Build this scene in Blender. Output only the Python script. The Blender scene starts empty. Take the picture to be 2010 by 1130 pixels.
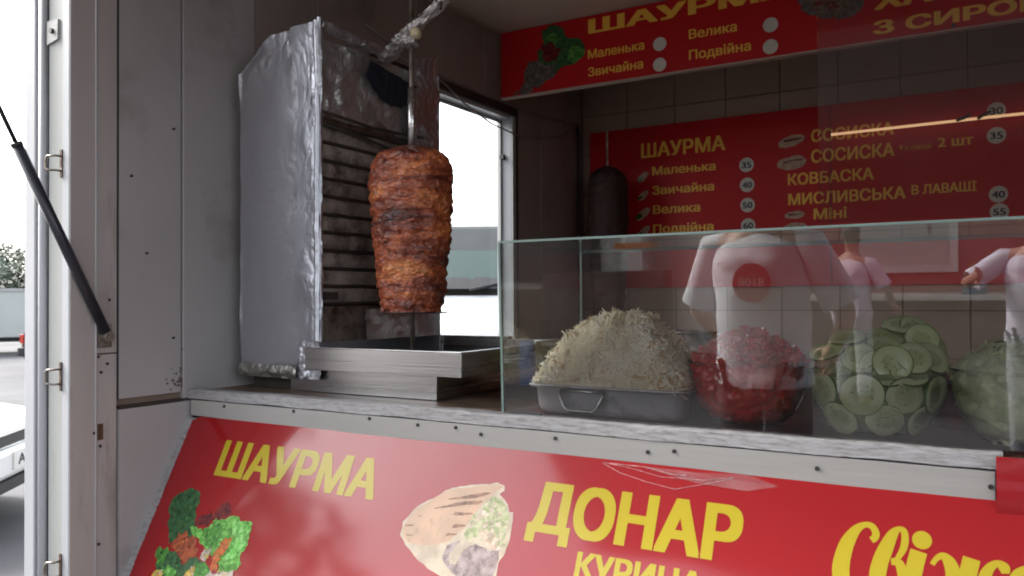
import bpy, bmesh, math, random
import numpy as np
from mathutils import Vector, Matrix, noise
from mathutils.geometry import delaunay_2d_cdt
C = bpy.context.scene
COL = C.collection
R = math.radians
PI = math.pi
random.seed(7)
# ---------------------------------------------------------------- camera (the origin is the eye, ground is 1.45 m below it)
GZ = -1.45
yaw, pitch, roll = R(30.7), R(0.75), R(0.3)
F = Vector((-math.sin(yaw)*math.cos(pitch), math.cos(yaw)*math.cos(pitch), math.sin(pitch)))
R0 = Vector((math.cos(yaw), math.sin(yaw), 0)); U0 = R0.cross(F)
RR = R0*math.cos(roll)-U0*math.sin(roll); UU = U0*math.cos(roll)+R0*math.sin(roll)
cd = bpy.data.cameras.new('camera'); cam = bpy.data.objects.new('camera', cd); COL.objects.link(cam)
cam.matrix_world = Matrix(((RR.x, UU.x, -F.x, 0), (RR.y, UU.y, -F.y, 0), (RR.z, UU.z, -F.z, 0), (0, 0, 0, 1)))
cd.sensor_width = 36; cd.lens = 1590/2010*36; cd.clip_start = 0.02; cd.clip_end = 1500
cd.dof.use_dof = True; cd.dof.focus_distance = 1.9; cd.dof.aperture_fstop = 9
C.camera = cam
# ---------------------------------------------------------------- sky and sun (overcast)
SUN_EL, SUN_AZ = R(38), R(262)      # azimuth counted clockwise from +Y
w = bpy.data.worlds.new('World'); C.world = w; w.use_nodes = True
nt = w.node_tree; nt.nodes.clear()
out = nt.nodes.new('ShaderNodeOutputWorld'); bg = nt.nodes.new('ShaderNodeBackground')
sky = nt.nodes.new('ShaderNodeTexSky'); sky.sky_type = 'NISHITA'; sky.sun_disc = False
sky.sun_elevation = SUN_EL; sky.sun_rotation = SUN_AZ; sky.air_density = 1.0; sky.dust_density = 4; sky.ozone_density = 1
hs = nt.nodes.new('ShaderNodeHueSaturation'); hs.inputs['Saturation'].default_value = 0.32
nt.links.new(sky.outputs[0], hs.inputs['Color']); nt.links.new(hs.outputs[0], bg.inputs[0]); nt.links.new(bg.outputs[0], out.inputs[0])
bg.inputs[1].default_value = 0.15
sl = bpy.data.lights.new('sun', 'SUN'); sl.energy = 1.5; sl.angle = R(16); sl.color = (1, .96, .9)
so = bpy.data.objects.new('sun', sl); COL.objects.link(so)
sd = Vector((math.sin(SUN_AZ)*math.cos(SUN_EL), math.cos(SUN_AZ)*math.cos(SUN_EL), math.sin(SUN_EL)))
so.rotation_euler = sd.to_track_quat('Z', 'Y').to_euler()
C.view_settings.view_transform = 'Standard'; C.view_settings.look = 'None'
C.view_settings.exposure = 2.5; C.view_settings.gamma = 1.0
C.view_settings.use_curve_mapping = False
C.render.engine = 'CYCLES'
C.cycles.use_denoising = True
C.cycles.max_bounces = 10; C.cycles.diffuse_bounces = 6; C.cycles.glossy_bounces = 5; C.cycles.transparent_max_bounces = 24
C.cycles.caustics_reflective = False; C.cycles.caustics_refractive = False
C.cycles.sample_clamp_indirect = 6
C.cycles.filter_width = 1.9

# ---------------------------------------------------------------- materials
def _n(m, t, **k):
    n = m.node_tree.nodes.new(t)
    for a, b in k.items(): setattr(n, a, b)
    return n
def mat(name, c1, c2=None, rough=.6, metal=0, scale=8, spread=.5, bump=0, bscale=None, stretch=(1, 1, 1),
        dirt=None, dscale=6, damt=.5, dsharp=.12, coat=0, crough=.1, spec=.5, emit=None, estr=0, vor=False, rvar=0, sss=0):
    m = bpy.data.materials.new(name); m.use_nodes = True
    L = m.node_tree.links; p = m.node_tree.nodes['Principled BSDF']
    tc = _n(m, 'ShaderNodeTexCoord'); mp = _n(m, 'ShaderNodeMapping'); mp.inputs['Scale'].default_value = stretch
    L.new(tc.outputs['Object'], mp.inputs[0])
    no = _n(m, 'ShaderNodeTexNoise'); no.inputs['Scale'].default_value = scale; no.inputs['Detail'].default_value = 5
    L.new(mp.outputs[0], no.inputs['Vector'])
    rp = _n(m, 'ShaderNodeValToRGB'); rp.color_ramp.elements[0].position = .5-spread/2; rp.color_ramp.elements[1].position = .5+spread/2
    c2 = c2 or tuple(x*.82 for x in c1)
    rp.color_ramp.elements[0].color = (*c1, 1); rp.color_ramp.elements[1].color = (*c2, 1)
    L.new(no.outputs['Fac'], rp.inputs[0]); col = rp.outputs[0]
    if dirt:
        n2 = _n(m, 'ShaderNodeTexNoise'); n2.inputs['Scale'].default_value = dscale; n2.inputs['Detail'].default_value = 8; n2.inputs['Roughness'].default_value = .65
        L.new(mp.outputs[0], n2.inputs['Vector'])
        r2 = _n(m, 'ShaderNodeMapRange'); r2.inputs[1].default_value = 1-damt-dsharp; r2.inputs[2].default_value = 1-damt+dsharp
        L.new(n2.outputs['Fac'], r2.inputs[0])
        mx = _n(m, 'ShaderNodeMixRGB'); mx.inputs[2].default_value = (*dirt, 1)
        L.new(r2.outputs[0], mx.inputs[0]); L.new(col, mx.inputs[1]); col = mx.outputs[0]
    L.new(col, p.inputs['Base Color'])
    p.inputs['Roughness'].default_value = rough; p.inputs['Metallic'].default_value = metal
    p.inputs['Specular IOR Level'].default_value = spec
    if rvar:
        r3 = _n(m, 'ShaderNodeMapRange'); r3.inputs[3].default_value = rough-rvar; r3.inputs[4].default_value = rough+rvar
        L.new(no.outputs['Fac'], r3.inputs[0]); L.new(r3.outputs[0], p.inputs['Roughness'])
    if coat: p.inputs['Coat Weight'].default_value = coat; p.inputs['Coat Roughness'].default_value = crough
    if sss: p.inputs['Subsurface Weight'].default_value = sss; p.inputs['Subsurface Radius'].default_value = (.01, .006, .003)
    if emit: p.inputs['Emission Color'].default_value = (*emit, 1); p.inputs['Emission Strength'].default_value = estr
    if bump:
        b = _n(m, 'ShaderNodeBump'); b.inputs['Strength'].default_value = bump; b.inputs['Distance'].default_value = .01
        if vor:
            bn = _n(m, 'ShaderNodeTexVoronoi'); bn.inputs['Scale'].default_value = bscale or scale*2; o_ = bn.outputs['Distance']
            n5 = _n(m, 'ShaderNodeTexNoise'); n5.inputs['Scale'].default_value = (bscale or scale)*.6
            L.new(mp.outputs[0], n5.inputs['Vector'])
            am = _n(m, 'ShaderNodeMixRGB'); am.inputs[0].default_value = .12
            L.new(mp.outputs[0], am.inputs[1]); L.new(n5.outputs['Color'], am.inputs[2]); L.new(am.outputs[0], bn.inputs['Vector'])
        else:
            bn = _n(m, 'ShaderNodeTexNoise'); bn.inputs['Scale'].default_value = bscale or scale*2; bn.inputs['Detail'].default_value = 6; o_ = bn.outputs['Fac']
            L.new(mp.outputs[0], bn.inputs['Vector'])
        L.new(o_, b.inputs['Height']); L.new(b.outputs[0], p.inputs['Normal'])
    return m
def glass(name, tint=(.93, .97, .95), rough=.0, ior=1.7, dirt=.04, dcol=(.5, .5, .48), dscale=7):
    # thin pane: see-through + mirror part by Fresnel + a film of grime
    m = bpy.data.materials.new(name); m.use_nodes = True; N = m.node_tree.nodes; L = m.node_tree.links; N.clear()
    o = N.new('ShaderNodeOutputMaterial'); t = N.new('ShaderNodeBsdfTransparent'); t.inputs[0].default_value = (*tint, 1)
    g = N.new('ShaderNodeBsdfGlossy'); g.inputs['Roughness'].default_value = rough
    f = N.new('ShaderNodeFresnel'); f.inputs[0].default_value = ior
    m1 = N.new('ShaderNodeMixShader'); L.new(f.outputs[0], m1.inputs[0]); L.new(t.outputs[0], m1.inputs[1]); L.new(g.outputs[0], m1.inputs[2])
    d = N.new('ShaderNodeBsdfDiffuse'); d.inputs[0].default_value = (*dcol, 1)
    tc = N.new('ShaderNodeTexCoord'); no = N.new('ShaderNodeTexNoise'); no.inputs['Scale'].default_value = dscale; no.inputs['Detail'].default_value = 8; no.inputs['Roughness'].default_value = .7
    L.new(tc.outputs['Object'], no.inputs['Vector'])
    mr = N.new('ShaderNodeMapRange'); mr.inputs[1].default_value = .35; mr.inputs[2].default_value = .75; mr.inputs[3].default_value = dirt*.3; mr.inputs[4].default_value = dirt*2.2
    L.new(no.outputs['Fac'], mr.inputs[0])
    m2 = N.new('ShaderNodeMixShader'); L.new(mr.outputs[0], m2.inputs[0]); L.new(m1.outputs[0], m2.inputs[1]); L.new(d.outputs[0], m2.inputs[2])
    L.new(m2.outputs[0], o.inputs[0])
    return m

M = {}
M['post'] = mat('post_paint', (.36, .36, .355), (.31, .31, .305), .45, dirt=(.22, .2, .18), dscale=9, damt=.36, dsharp=.08, stretch=(1, 1, .25), bump=.05)
M['post_side'] = mat('post_side_paint', (.40, .37, .36), (.33, .30, .29), .4, dirt=(.17, .14, .13), dscale=9, damt=.36, dsharp=.1, stretch=(1, 1, .2), bump=.05)
M['white_trim'] = mat('white_trim', (.41, .42, .44), (.35, .36, .38), .4, dirt=(.3, .28, .25), dscale=14, damt=.32, dsharp=.08, stretch=(1, 1, .2))
M['cream_trim'] = mat('cream_trim', (.37, .38, .36), (.32, .33, .315), .5, dirt=(.3, .27, .2), dscale=12, damt=.33, dsharp=.08, stretch=(1, 1, .2))
M['dark_gap'] = mat('dark_seal', (.03, .03, .035), rough=.8)
M['wall'] = mat('wall_panel_paint', (.36, .345, .35), (.30, .285, .285), .5, scale=2.5, dirt=(.16, .14, .12), dscale=4, damt=.31, dsharp=.14, bump=.03, rvar=.1)
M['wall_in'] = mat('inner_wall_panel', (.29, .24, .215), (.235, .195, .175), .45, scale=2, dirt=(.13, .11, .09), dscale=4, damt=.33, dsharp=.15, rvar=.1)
M['hatch'] = mat('hatch_white', (.78, .78, .76), (.72, .72, .70), .5)
M['ceil'] = mat('ceiling_panel', (.38, .29, .24), (.33, .255, .21), .5, scale=2)
M['tile'] = mat('wall_tile_glaze', (.36, .255, .195), (.28, .20, .15), .5, scale=3, rvar=.1)
M['grout'] = mat('grout', (.21, .15, .115), rough=.9)
M['floor'] = mat('kiosk_floor', (.12, .1, .09), rough=.7)
M['red'] = mat('red_vinyl', (.285, .005, .008), (.255, .004, .006), .38, scale=2, coat=.85, crough=.085, spec=.12)
M['red'].node_tree.nodes['Principled BSDF'].inputs['Coat IOR'].default_value = 1.5
M['red_sign'] = mat('red_sign_board', (.46, .008, .010), (.40, .007, .009), .5, scale=2, coat=.08, crough=.3, spec=.2)
M['yellow'] = mat('yellow_letter', (.41, .32, .015), (.38, .30, .015), .4, scale=3, coat=.6, crough=.12, spec=.12)
M['amber'] = mat('amber_letter', (.80, .46, .05), (.74, .42, .04), .5)
M['white_dot'] = mat('white_sticker', (.62, .60, .52), rough=.6)
M['ink'] = mat('dark_ink', (.03, .04, .06), rough=.6)
M['counter_edge'] = mat('weathered_aluminium_edge', (.37, .37, .38), (.31, .305, .30), .5, metal=.1, scale=5, dirt=(.19, .17, .16), dscale=120, damt=.41, dsharp=.12, stretch=(.3, 1, 1.6), bump=.3, bscale=80)
M['counter_board'] = mat('painted_edge_board', (.345, .335, .315), (.285, .275, .26), .55, scale=6, dirt=(.33, .31, .28), dscale=26, damt=.38, dsharp=.08, stretch=(.15, 1, 1.5), bump=.1, bscale=50)
M['counter_top'] = mat('worn_brown_worktop', (.12, .07, .045), (.20, .14, .10), .45, scale=9, dirt=(.03, .025, .02), dscale=12, damt=.45, dsharp=.1, stretch=(.3, 1, 1))
M['liner'] = mat('dark_red_liner', (.16, .03, .025), (.09, .02, .018), .35, scale=10)
M['screw'] = mat('dark_screw', (.05, .045, .045), rough=.5, metal=.6)
M['black'] = mat('black_paint', (.012, .013, .02), (.018, .02, .03), .35, scale=12)
M['steel'] = mat('brushed_steel', (.58, .57, .57), (.44, .43, .43), .27, metal=1, scale=10, stretch=(.1, .1, 4), dirt=(.3, .27, .24), dscale=14, damt=.35, dsharp=.12, bump=.04, bscale=60, rvar=.08)
M['steel_dull'] = mat('greasy_steel', (.34, .31, .28), (.22, .19, .16), .45, metal=.8, scale=12, dirt=(.08, .05, .03), dscale=16, damt=.45, dsharp=.1, bump=.1)
M['soot'] = mat('sooty_steel', (.035, .03, .028), (.06, .045, .035), .6, metal=.4, scale=20, bump=.2)
M['rust'] = mat('burnt_grease', (.10, .045, .018), (.035, .018, .01), .45, scale=40, bump=.5)
M['ceramic'] = mat('grey_burner_plate', (.33, .28, .245), (.22, .185, .16), .65, scale=25, dirt=(.07, .05, .04), dscale=18, damt=.45, dsharp=.12, bump=.4, bscale=60)
M['foil'] = mat('crumpled_foil', (.56, .565, .61), (.42, .43, .47), .42, metal=1, scale=5, bump=.32, bscale=9, vor=True, rvar=.12)
M['foil_dark'] = mat('sooty_crumpled_foil', (.50, .48, .46), (.27, .25, .23), .42, metal=.85, scale=10, bump=.6, bscale=22, vor=True, rvar=.12)
M['foil_mid'] = mat('smoked_foil', (.56, .54, .53), (.34, .32, .31), .40, metal=.7, scale=9, bump=.9, bscale=16, vor=True, rvar=.12)
M['casing'] = mat('casing_sheet', (.50, .50, .535), (.42, .42, .45), .38, metal=.85, scale=3, bump=.10, bscale=4, rvar=.1)
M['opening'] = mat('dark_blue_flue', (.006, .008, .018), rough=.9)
M['knob'] = mat('yellowed_plastic', (.5, .42, .26), rough=.5)
M['pane'] = glass('case_glass', (.97, .985, .98), 0, 2.0, .016)
M['pane_side'] = glass('smeared_side_glass', (.92, .96, .94), .02, 1.7, .06, (.42, .42, .40), 18)
M['pane_far'] = glass('window_glass', (.97, .99, .99), 0, 1.3, .01)
M['pane_up'] = glass('upper_glass', (.88, .85, .85), 0, 1.07, .008, (.5, .38, .34), 4)
M['glass_edge'] = mat('green_glass_edge', (.17, .25, .22), (.12, .18, .16), .3, scale=20, coat=.2)
M['cable'] = mat('black_cable', (.012, .012, .012), rough=.5)
M['wire'] = mat('thin_grey_wire', (.24, .22, .21), rough=.5)
M['bowl'] = glass('clear_plastic_bowl', (.99, .99, .985), .02, 1.15, .004, (.5, .5, .45), 10)
M['led'] = mat('warm_led_tube', (1, .7, .4), rough=.5, emit=(1, .62, .32), estr=.13)  # emission of the added line that imitates light mirrored in the pane
M['asphalt'] = mat('asphalt', (.105, .105, .11), (.085, .085, .09), .9, scale=.8, spec=.1, dirt=(.07, .07, .07), dscale=.5, damt=.4, bump=.2, bscale=60)
M['grime'] = mat('grime', (.07, .055, .045), (.12, .10, .085), .8, scale=60)
M['card'] = mat('cardboard', (.36, .25, .15), (.30, .2, .12), .8, scale=12)
# measured outlines of the flat prints and small marks, in metres
ART = {'script':[[[-0.166,0.0787,0.0098],[-0.161,0.0742,0.0107],[-0.16,0.0662,0.0107],[-0.166,0.0572,0.0098],[-0.176,0.0564,0.0088],[-0.188,0.0653,0.0137],[-0.199,0.0854,0.0205],[-0.205,0.1078,0.0234],[-0.207,0.1301,0.025],[-0.203,0.148,0.0244],[-0.192,0.1583,0.0176],[-0.177,0.1574,0.0098],[-0.166,0.1471,0.0068]],[[-0.129,0.102,0.0068],[-0.121,0.0854,0.0098],[-0.119,0.0698,0.0101],[-0.121,0.0586,0.0094],[-0.128,0.0564,0.0082],[-0.136,0.0653,0.0146],[-0.145,0.0877,0.0205],[-0.152,0.11,0.0224],[-0.155,0.1301,0.023],[-0.155,0.1458,0.0195],[-0.143,0.153,0.0117],[-0.129,0.1458,0.0117],[-0.121,0.1315,0.0137],[-0.122,0.1176,0.014],[-0.127,0.1064,0.0121],[-0.137,0.1064,0.0098]],[[-0.1,0.0854,0.023],[-0.104,0.1042,0.023],[-0.107,0.1225,0.023],[-0.108,0.1382,0.0195],[-0.101,0.144,0.0098],[-0.09,0.136,0.0059]],[[-0.082,0.102,0.0068],[-0.076,0.0921,0.0074],[-0.068,0.0877,0.0107],[-0.06,0.0944,0.0166],[-0.055,0.1078,0.0195],[-0.056,0.1225,0.0185],[-0.065,0.136,0.0117],[-0.076,0.1369,0.0068]],[[-0.031,0.0854,0.0224],[-0.035,0.1047,0.0224],[-0.038,0.1225,0.0224],[-0.04,0.1346,0.0215]],[[0.011,0.1002,0.0098],[0.009,0.0921,0.0146],[0.002,0.0877,0.0098],[-0.007,0.0935,0.0117],[-0.014,0.1069,0.0156],[-0.014,0.1203,0.0156],[-0.006,0.1293,0.0098],[0.004,0.1248,0.0068]],[[0.019,0.1158,0.0068],[0.036,0.102,0.0088],[0.042,0.0921,0.0078],[0.036,0.089,0.0078],[0.027,0.0988,0.0156],[0.023,0.1123,0.0176],[0.029,0.1225,0.0156],[0.041,0.1203,0.0088],[0.054,0.1087,0.0068]]],
'dot':[-0.096,0.0684],
'pita':{'base':[[-1.045,0.1963],[-1.047,0.1695],[-1.028,0.1427],[-0.997,0.1181],[-0.964,0.0953],[-0.932,0.0832],[-0.883,0.0729],[-0.847,0.0653],[-0.829,0.0707],[-0.827,0.0796],[-0.838,0.0877],[-0.813,0.1047],[-0.805,0.119],[-0.797,0.1181],[-0.794,0.1404],[-0.792,0.1606],[-0.793,0.1807],[-0.797,0.2013],[-0.804,0.2124],[-0.803,0.2259],[-0.802,0.2482],[-0.828,0.2625],[-0.888,0.2674],[-0.92,0.2594],[-0.958,0.2491],[-0.998,0.2303],[-1.026,0.2133]],'flap':[[-1.043,0.1798],[-1.027,0.1471],[-0.996,0.1212],[-0.963,0.0979],[-0.931,0.0863],[-0.882,0.0765],[-0.846,0.0684],[-0.831,0.0729],[-0.854,0.0921],[-0.871,0.1136],[-0.885,0.1369],[-0.891,0.1538],[-0.905,0.1708],[-0.924,0.1919],[-0.951,0.2022],[-0.994,0.2089],[-1.019,0.2089],[-1.037,0.1977]],'fill':[[-0.887,0.1547],[-0.879,0.136],[-0.864,0.1145],[-0.853,0.0966],[-0.837,0.0912],[-0.817,0.1069],[-0.802,0.148],[-0.803,0.1784],[-0.837,0.1597],[-0.856,0.1641],[-0.876,0.1829],[-0.894,0.1784]],'meat':[[-0.926,0.2008],[-0.9,0.1865],[-0.882,0.199],[-0.862,0.1874],[-0.831,0.1963],[-0.808,0.191],[-0.806,0.2124],[-0.809,0.2379],[-0.831,0.2527],[-0.871,0.2563],[-0.908,0.2424],[-0.931,0.2236]],'onion':[[-0.917,0.2169],[-0.893,0.182],[-0.877,0.1932],[-0.892,0.2124],[-0.898,0.2339],[-0.911,0.2326]],'sauce':[[-0.847,0.1686],[-0.832,0.1628],[-0.817,0.174],[-0.804,0.1852],[-0.812,0.1919],[-0.831,0.1896],[-0.845,0.182]],'stripes':[[[-0.95,0.1114,0.0017],[-0.907,0.102,0.0051],[-0.871,0.0921,0.0051],[-0.857,0.0877,0.0014]],[[-0.978,0.1337,0.0017],[-0.933,0.1212,0.0051],[-0.88,0.11,0.0051],[-0.871,0.1064,0.0014]],[[-1.013,0.1538,0.0017],[-0.97,0.1449,0.0047],[-0.928,0.1382,0.0051],[-0.886,0.1324,0.0017]],[[-1.039,0.1762,0.002],[-0.985,0.1686,0.0058],[-0.942,0.1637,0.0058],[-0.896,0.1574,0.0017]],[[-1.029,0.1941,0.0017],[-1,0.1919,0.0044],[-0.957,0.1856,0.0051],[-0.91,0.1762,0.0014]]]},
'salad':[['dark_green',[[-1.708,0.3122],[-1.724,0.2818],[-1.742,0.2473],[-1.753,0.208],[-1.731,0.191],[-1.697,0.1762],[-1.668,0.1829],[-1.654,0.2022],[-1.653,0.2312],[-1.65,0.2473],[-1.636,0.2697],[-1.643,0.2907],[-1.678,0.3041]]],['dark_red',[[-1.647,0.2513],[-1.627,0.2326],[-1.59,0.2236],[-1.58,0.2075],[-1.564,0.1932],[-1.55,0.1977],[-1.538,0.22],[-1.555,0.237],[-1.584,0.2384],[-1.601,0.2572],[-1.633,0.2652]]],['green',[[-1.658,0.2652],[-1.641,0.2625],[-1.626,0.2661],[-1.595,0.2563],[-1.581,0.2339],[-1.554,0.2348],[-1.52,0.22],[-1.503,0.2259],[-1.479,0.2281],[-1.46,0.2312],[-1.456,0.2446],[-1.455,0.2639],[-1.451,0.2764],[-1.463,0.2956],[-1.451,0.3202],[-1.473,0.3403],[-1.51,0.3462],[-1.534,0.3233],[-1.566,0.3077],[-1.597,0.2965],[-1.633,0.2853]]],['mid_green',[[-1.609,0.2742],[-1.584,0.2549],[-1.568,0.2402],[-1.544,0.2572],[-1.548,0.2773],[-1.545,0.292],[-1.571,0.3001],[-1.595,0.2885]]],['bright_green',[[-1.518,0.2572],[-1.516,0.229],[-1.48,0.2326],[-1.46,0.2491],[-1.46,0.2795],[-1.475,0.3055],[-1.501,0.3202],[-1.515,0.3166],[-1.499,0.2929],[-1.494,0.2697]]],['dark_green',[[-1.724,0.3636],[-1.712,0.3417],[-1.667,0.3225],[-1.633,0.3493],[-1.618,0.3327],[-1.599,0.3247],[-1.571,0.3314],[-1.544,0.3462],[-1.517,0.4052],[-1.708,0.4392],[-1.715,0.3976]]],['mid_green',[[-1.738,0.3412],[-1.736,0.3247],[-1.707,0.3189],[-1.692,0.3283],[-1.703,0.3462],[-1.695,0.3649],[-1.724,0.3538]]],['orange_red',[[-1.693,0.3189],[-1.683,0.2862],[-1.661,0.275],[-1.621,0.2862],[-1.6,0.3086],[-1.611,0.3301],[-1.634,0.3462],[-1.66,0.3292]]],['orange',[[-1.544,0.3055],[-1.535,0.2795],[-1.506,0.2639],[-1.509,0.2889],[-1.523,0.3122],[-1.518,0.3426],[-1.539,0.3457],[-1.547,0.3211]]],['cream',[[-1.585,0.3225],[-1.579,0.3055],[-1.56,0.2996],[-1.559,0.3158],[-1.563,0.3301],[-1.577,0.3301]]],['cream',[[-1.55,0.3569],[-1.539,0.3457],[-1.495,0.3426],[-1.465,0.3359],[-1.464,0.3479],[-1.497,0.3685],[-1.536,0.3717]]],['yellow',[[-1.617,0.3752],[-1.604,0.356],[-1.587,0.3435],[-1.584,0.3605],[-1.588,0.3842],[-1.614,0.3962]]],['yellow',[[-1.72,0.3851],[-1.706,0.373],[-1.684,0.3775],[-1.684,0.3962],[-1.714,0.4088]]],['green',[[-1.698,0.3649],[-1.675,0.356],[-1.643,0.3627],[-1.644,0.3819],[-1.674,0.3828]]],['mid_green',[[-1.599,0.3435],[-1.558,0.3336],[-1.535,0.3524],[-1.552,0.3739],[-1.583,0.3717]]]],
'wrap':[['dark_green',[[-1.63,0.876],[-1.623,0.972],[-1.623,1.029],[-1.596,1.116],[-1.52,1.119],[-1.458,1.058],[-1.403,1.004],[-1.434,0.965],[-1.483,0.951],[-1.54,0.92]]],['mid_green',[[-1.483,0.973],[-1.458,1.025],[-1.403,1.004],[-1.409,0.978],[-1.446,0.956]]],['dark_red',[[-1.609,1.05],[-1.552,1.057],[-1.508,1.016],[-1.533,0.981],[-1.597,0.996]]],['mid_green',[[-1.584,1.074],[-1.545,1.095],[-1.507,1.061],[-1.533,1.048]]],['grey_paper',[[-1.743,0.862],[-1.669,0.99],[-1.629,0.99],[-1.533,0.975],[-1.534,0.919],[-1.598,0.888],[-1.676,0.853]]]],
'dish':[['grey_paper',[[-0.578,1.068],[-0.569,1.006],[-0.541,0.984],[-0.49,0.96],[-0.435,0.95],[-0.39,0.958],[-0.363,0.987],[-0.358,1.034],[-0.389,1.074],[-0.507,1.098]]],['bread',[[-0.549,1.062],[-0.536,1.01],[-0.48,0.978],[-0.426,0.967],[-0.389,0.987],[-0.389,1.03],[-0.425,1.062],[-0.507,1.079]]],['dark_red',[[-0.526,1.018],[-0.489,1.021],[-0.434,0.991],[-0.471,0.988]]]],
'heap':[['a',[-0.254,1.5,-0.098],62,-35],['b',[-0.224,1.53,-0.074],66,-20],['c',[-0.201,1.5,-0.103],38,-12],['d',[-0.165,1.545,-0.09],50,10],['e',[-0.171,1.6,-0.075],60,5],['f',[-0.172,1.492,-0.12],25,5],['g',[-0.146,1.482,-0.112],20,-5],['h',[-0.115,1.495,-0.102],32,18],['i',[-0.107,1.56,-0.076],22,25],['j',[-0.145,1.61,-0.051],62,10],['k',[-0.12,1.62,-0.061],35,40],['l',[-0.092,1.545,-0.106],35,45],['m',[-0.205,1.488,-0.123],48,-25],['n',[-0.121,1.482,-0.132],58,25],['o',[-0.154,1.47,-0.132],60,0],['p',[-0.093,1.6,-0.09],30,60],['q',[-0.194,1.56,-0.083],58,-10]],
'screws':[[-1.682,-0.258],[-1.438,-0.254],[-1.203,-0.255],[-1.068,-0.259],[-0.969,-0.257],[-0.906,-0.266],[-0.734,-0.26],[-0.544,-0.269],[-0.494,-0.263],[-0.251,-0.269],[-0.006,-0.271]],
'wallmarks':[[1.359,0.446],[1.239,0.308],[1.281,0.119],[1.358,-0.097],[1.149,0.467]],
'postscrews':[[1.18,0.002],[1.166,-0.1],[1.152,-0.133],[1.159,-0.17],[1.154,-0.576],[1.141,-0.312],[1.175,-0.151]],
'latch':[[-1.865,0.319],[-1.878,-0.175],[-1.887,-0.617],[-1.892,0.627]]}
# ---------------------------------------------------------------- helpers
class MB:
    def __init__(s): s.v = []; s.f = []; s.m = []; s.smooth = False
    def face(s, pts, mi=0):
        i = len(s.v); s.v += [tuple(p) for p in pts]; s.f.append(tuple(range(i, i+len(pts)))); s.m.append(mi); return s
    def box(s, x0, x1, y0, y1, z0, z1, mi=0):
        i = len(s.v); s.v += [(x, y, z) for x in (x0, x1) for y in (y0, y1) for z in (z0, z1)]
        for q in ((0, 1, 3, 2), (4, 6, 7, 5), (0, 4, 5, 1), (2, 3, 7, 6), (0, 2, 6, 4), (1, 5, 7, 3)): s.f.append(tuple(i+k for k in q)); s.m.append(mi)
        return s
    def hexa(s, p, mi=0):      # 8 points: bottom 4, top 4 (same winding)
        i = len(s.v); s.v += [tuple(q) for q in p]
        for q in ((3, 2, 1, 0), (4, 5, 6, 7), (0, 1, 5, 4), (1, 2, 6, 5), (2, 3, 7, 6), (3, 0, 4, 7)): s.f.append(tuple(i+k for k in q)); s.m.append(mi)
        return s
    def tube(s, pts, r, n=10, mi=0, cap=True, closed=False):
        pts = [Vector(p) for p in pts]; N = len(pts); rr = r if isinstance(r, (list, tuple)) else [r]*N
        base = len(s.v); up = None
        for k, p in enumerate(pts):
            a = pts[(k-1) % N] if (closed or k > 0) else p; b = pts[(k+1) % N] if (closed or k < N-1) else p
            t = (b-a).normalized()
            if up is None: up = t.orthogonal().normalized()
            up = (up-t*up.dot(t)).normalized(); sd_ = t.cross(up)
            for j in range(n):
                an = 2*PI*j/n; s.v.append(tuple(p+(up*math.cos(an)+sd_*math.sin(an))*rr[k]))
        for k in range(N if closed else N-1):
            for j in range(n):
                k2 = (k+1) % N
                s.f.append((base+k*n+j, base+k*n+(j+1) % n, base+k2*n+(j+1) % n, base+k2*n+j)); s.m.append(mi)
        if cap and not closed:
            s.f.append(tuple(base+j for j in reversed(range(n)))); s.m.append(mi)
            s.f.append(tuple(base+(N-1)*n+j for j in range(n))); s.m.append(mi)
        return s
    def lathe(s, prof, cx, cy, n=32, mi=0):
        base = len(s.v)
        for r_, z in prof:
            for j in range(n): s.v.append((cx+r_*math.cos(2*PI*j/n), cy+r_*math.sin(2*PI*j/n), z))
        for k in range(len(prof)-1):
            for j in range(n): s.f.append((base+k*n+j, base+k*n+(j+1) % n, base+(k+1)*n+(j+1) % n, base+(k+1)*n+j)); s.m.append(mi)
        return s
    def grid(s, fn, nu, nv, mi=0):
        base = len(s.v)
        for i in range(nu+1):
            for j in range(nv+1): s.v.append(tuple(fn(i/nu, j/nv)))
        for i in range(nu):
            for j in range(nv):
                a = base+i*(nv+1)+j; s.f.append((a, a+nv+1, a+nv+2, a+1)); s.m.append(mi)
        return s
    def mesh(s, name, mats, smooth=False):
        me = bpy.data.meshes.new(name); me.from_pydata(s.v, [], s.f)
        for m in (mats if isinstance(mats, (list, tuple)) else [mats]): me.materials.append(m)
        me.polygons.foreach_set('material_index', s.m)
        if smooth: me.polygons.foreach_set('use_smooth', [True]*len(s.f))
        me.update(); return me
    def build(s, name, mats, parent=None, smooth=False, bevel=0, **k):
        return link(name, s.mesh(name, mats, smooth), parent, bevel=bevel, **k)
def link(name, me, parent=None, label=None, cat=None, group=None, kind=None, bevel=0):
    o = bpy.data.objects.new(name, me); COL.objects.link(o)
    if bevel:
        b = o.modifiers.new('bevel', 'BEVEL'); b.width = bevel; b.segments = 2; b.limit_method = 'ANGLE'
    if parent is not None:
        o.parent = parent
        o.matrix_parent_inverse = wm(parent).inverted()
    tag(o, label, cat, group, kind); return o
def wm(o):
    m = o.matrix_basis.copy()
    return (wm(o.parent) @ o.matrix_parent_inverse @ m) if o.parent else m
def tag(o, label=None, cat=None, group=None, kind=None):
    for k, v in (('label', label), ('category', cat), ('group', group), ('kind', kind)):
        if v: o[k] = v
    return o
def thing(name, label, cat, loc=(0, 0, 0), group=None):
    o = bpy.data.objects.new(name, None); COL.objects.link(o); o.empty_display_size = .05
    o.location = loc; return tag(o, label, cat, group)
def copy_tree(o, parent=None):
    c = o.copy(); COL.objects.link(c); c.parent = parent
    for ch in [x for x in COL.objects if x.parent == o]: copy_tree(ch, c)
    return c
def place(root, loc, rz=0):     # build round the world origin, then move
    root.location = loc; root.rotation_euler = (0, 0, rz)
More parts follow.
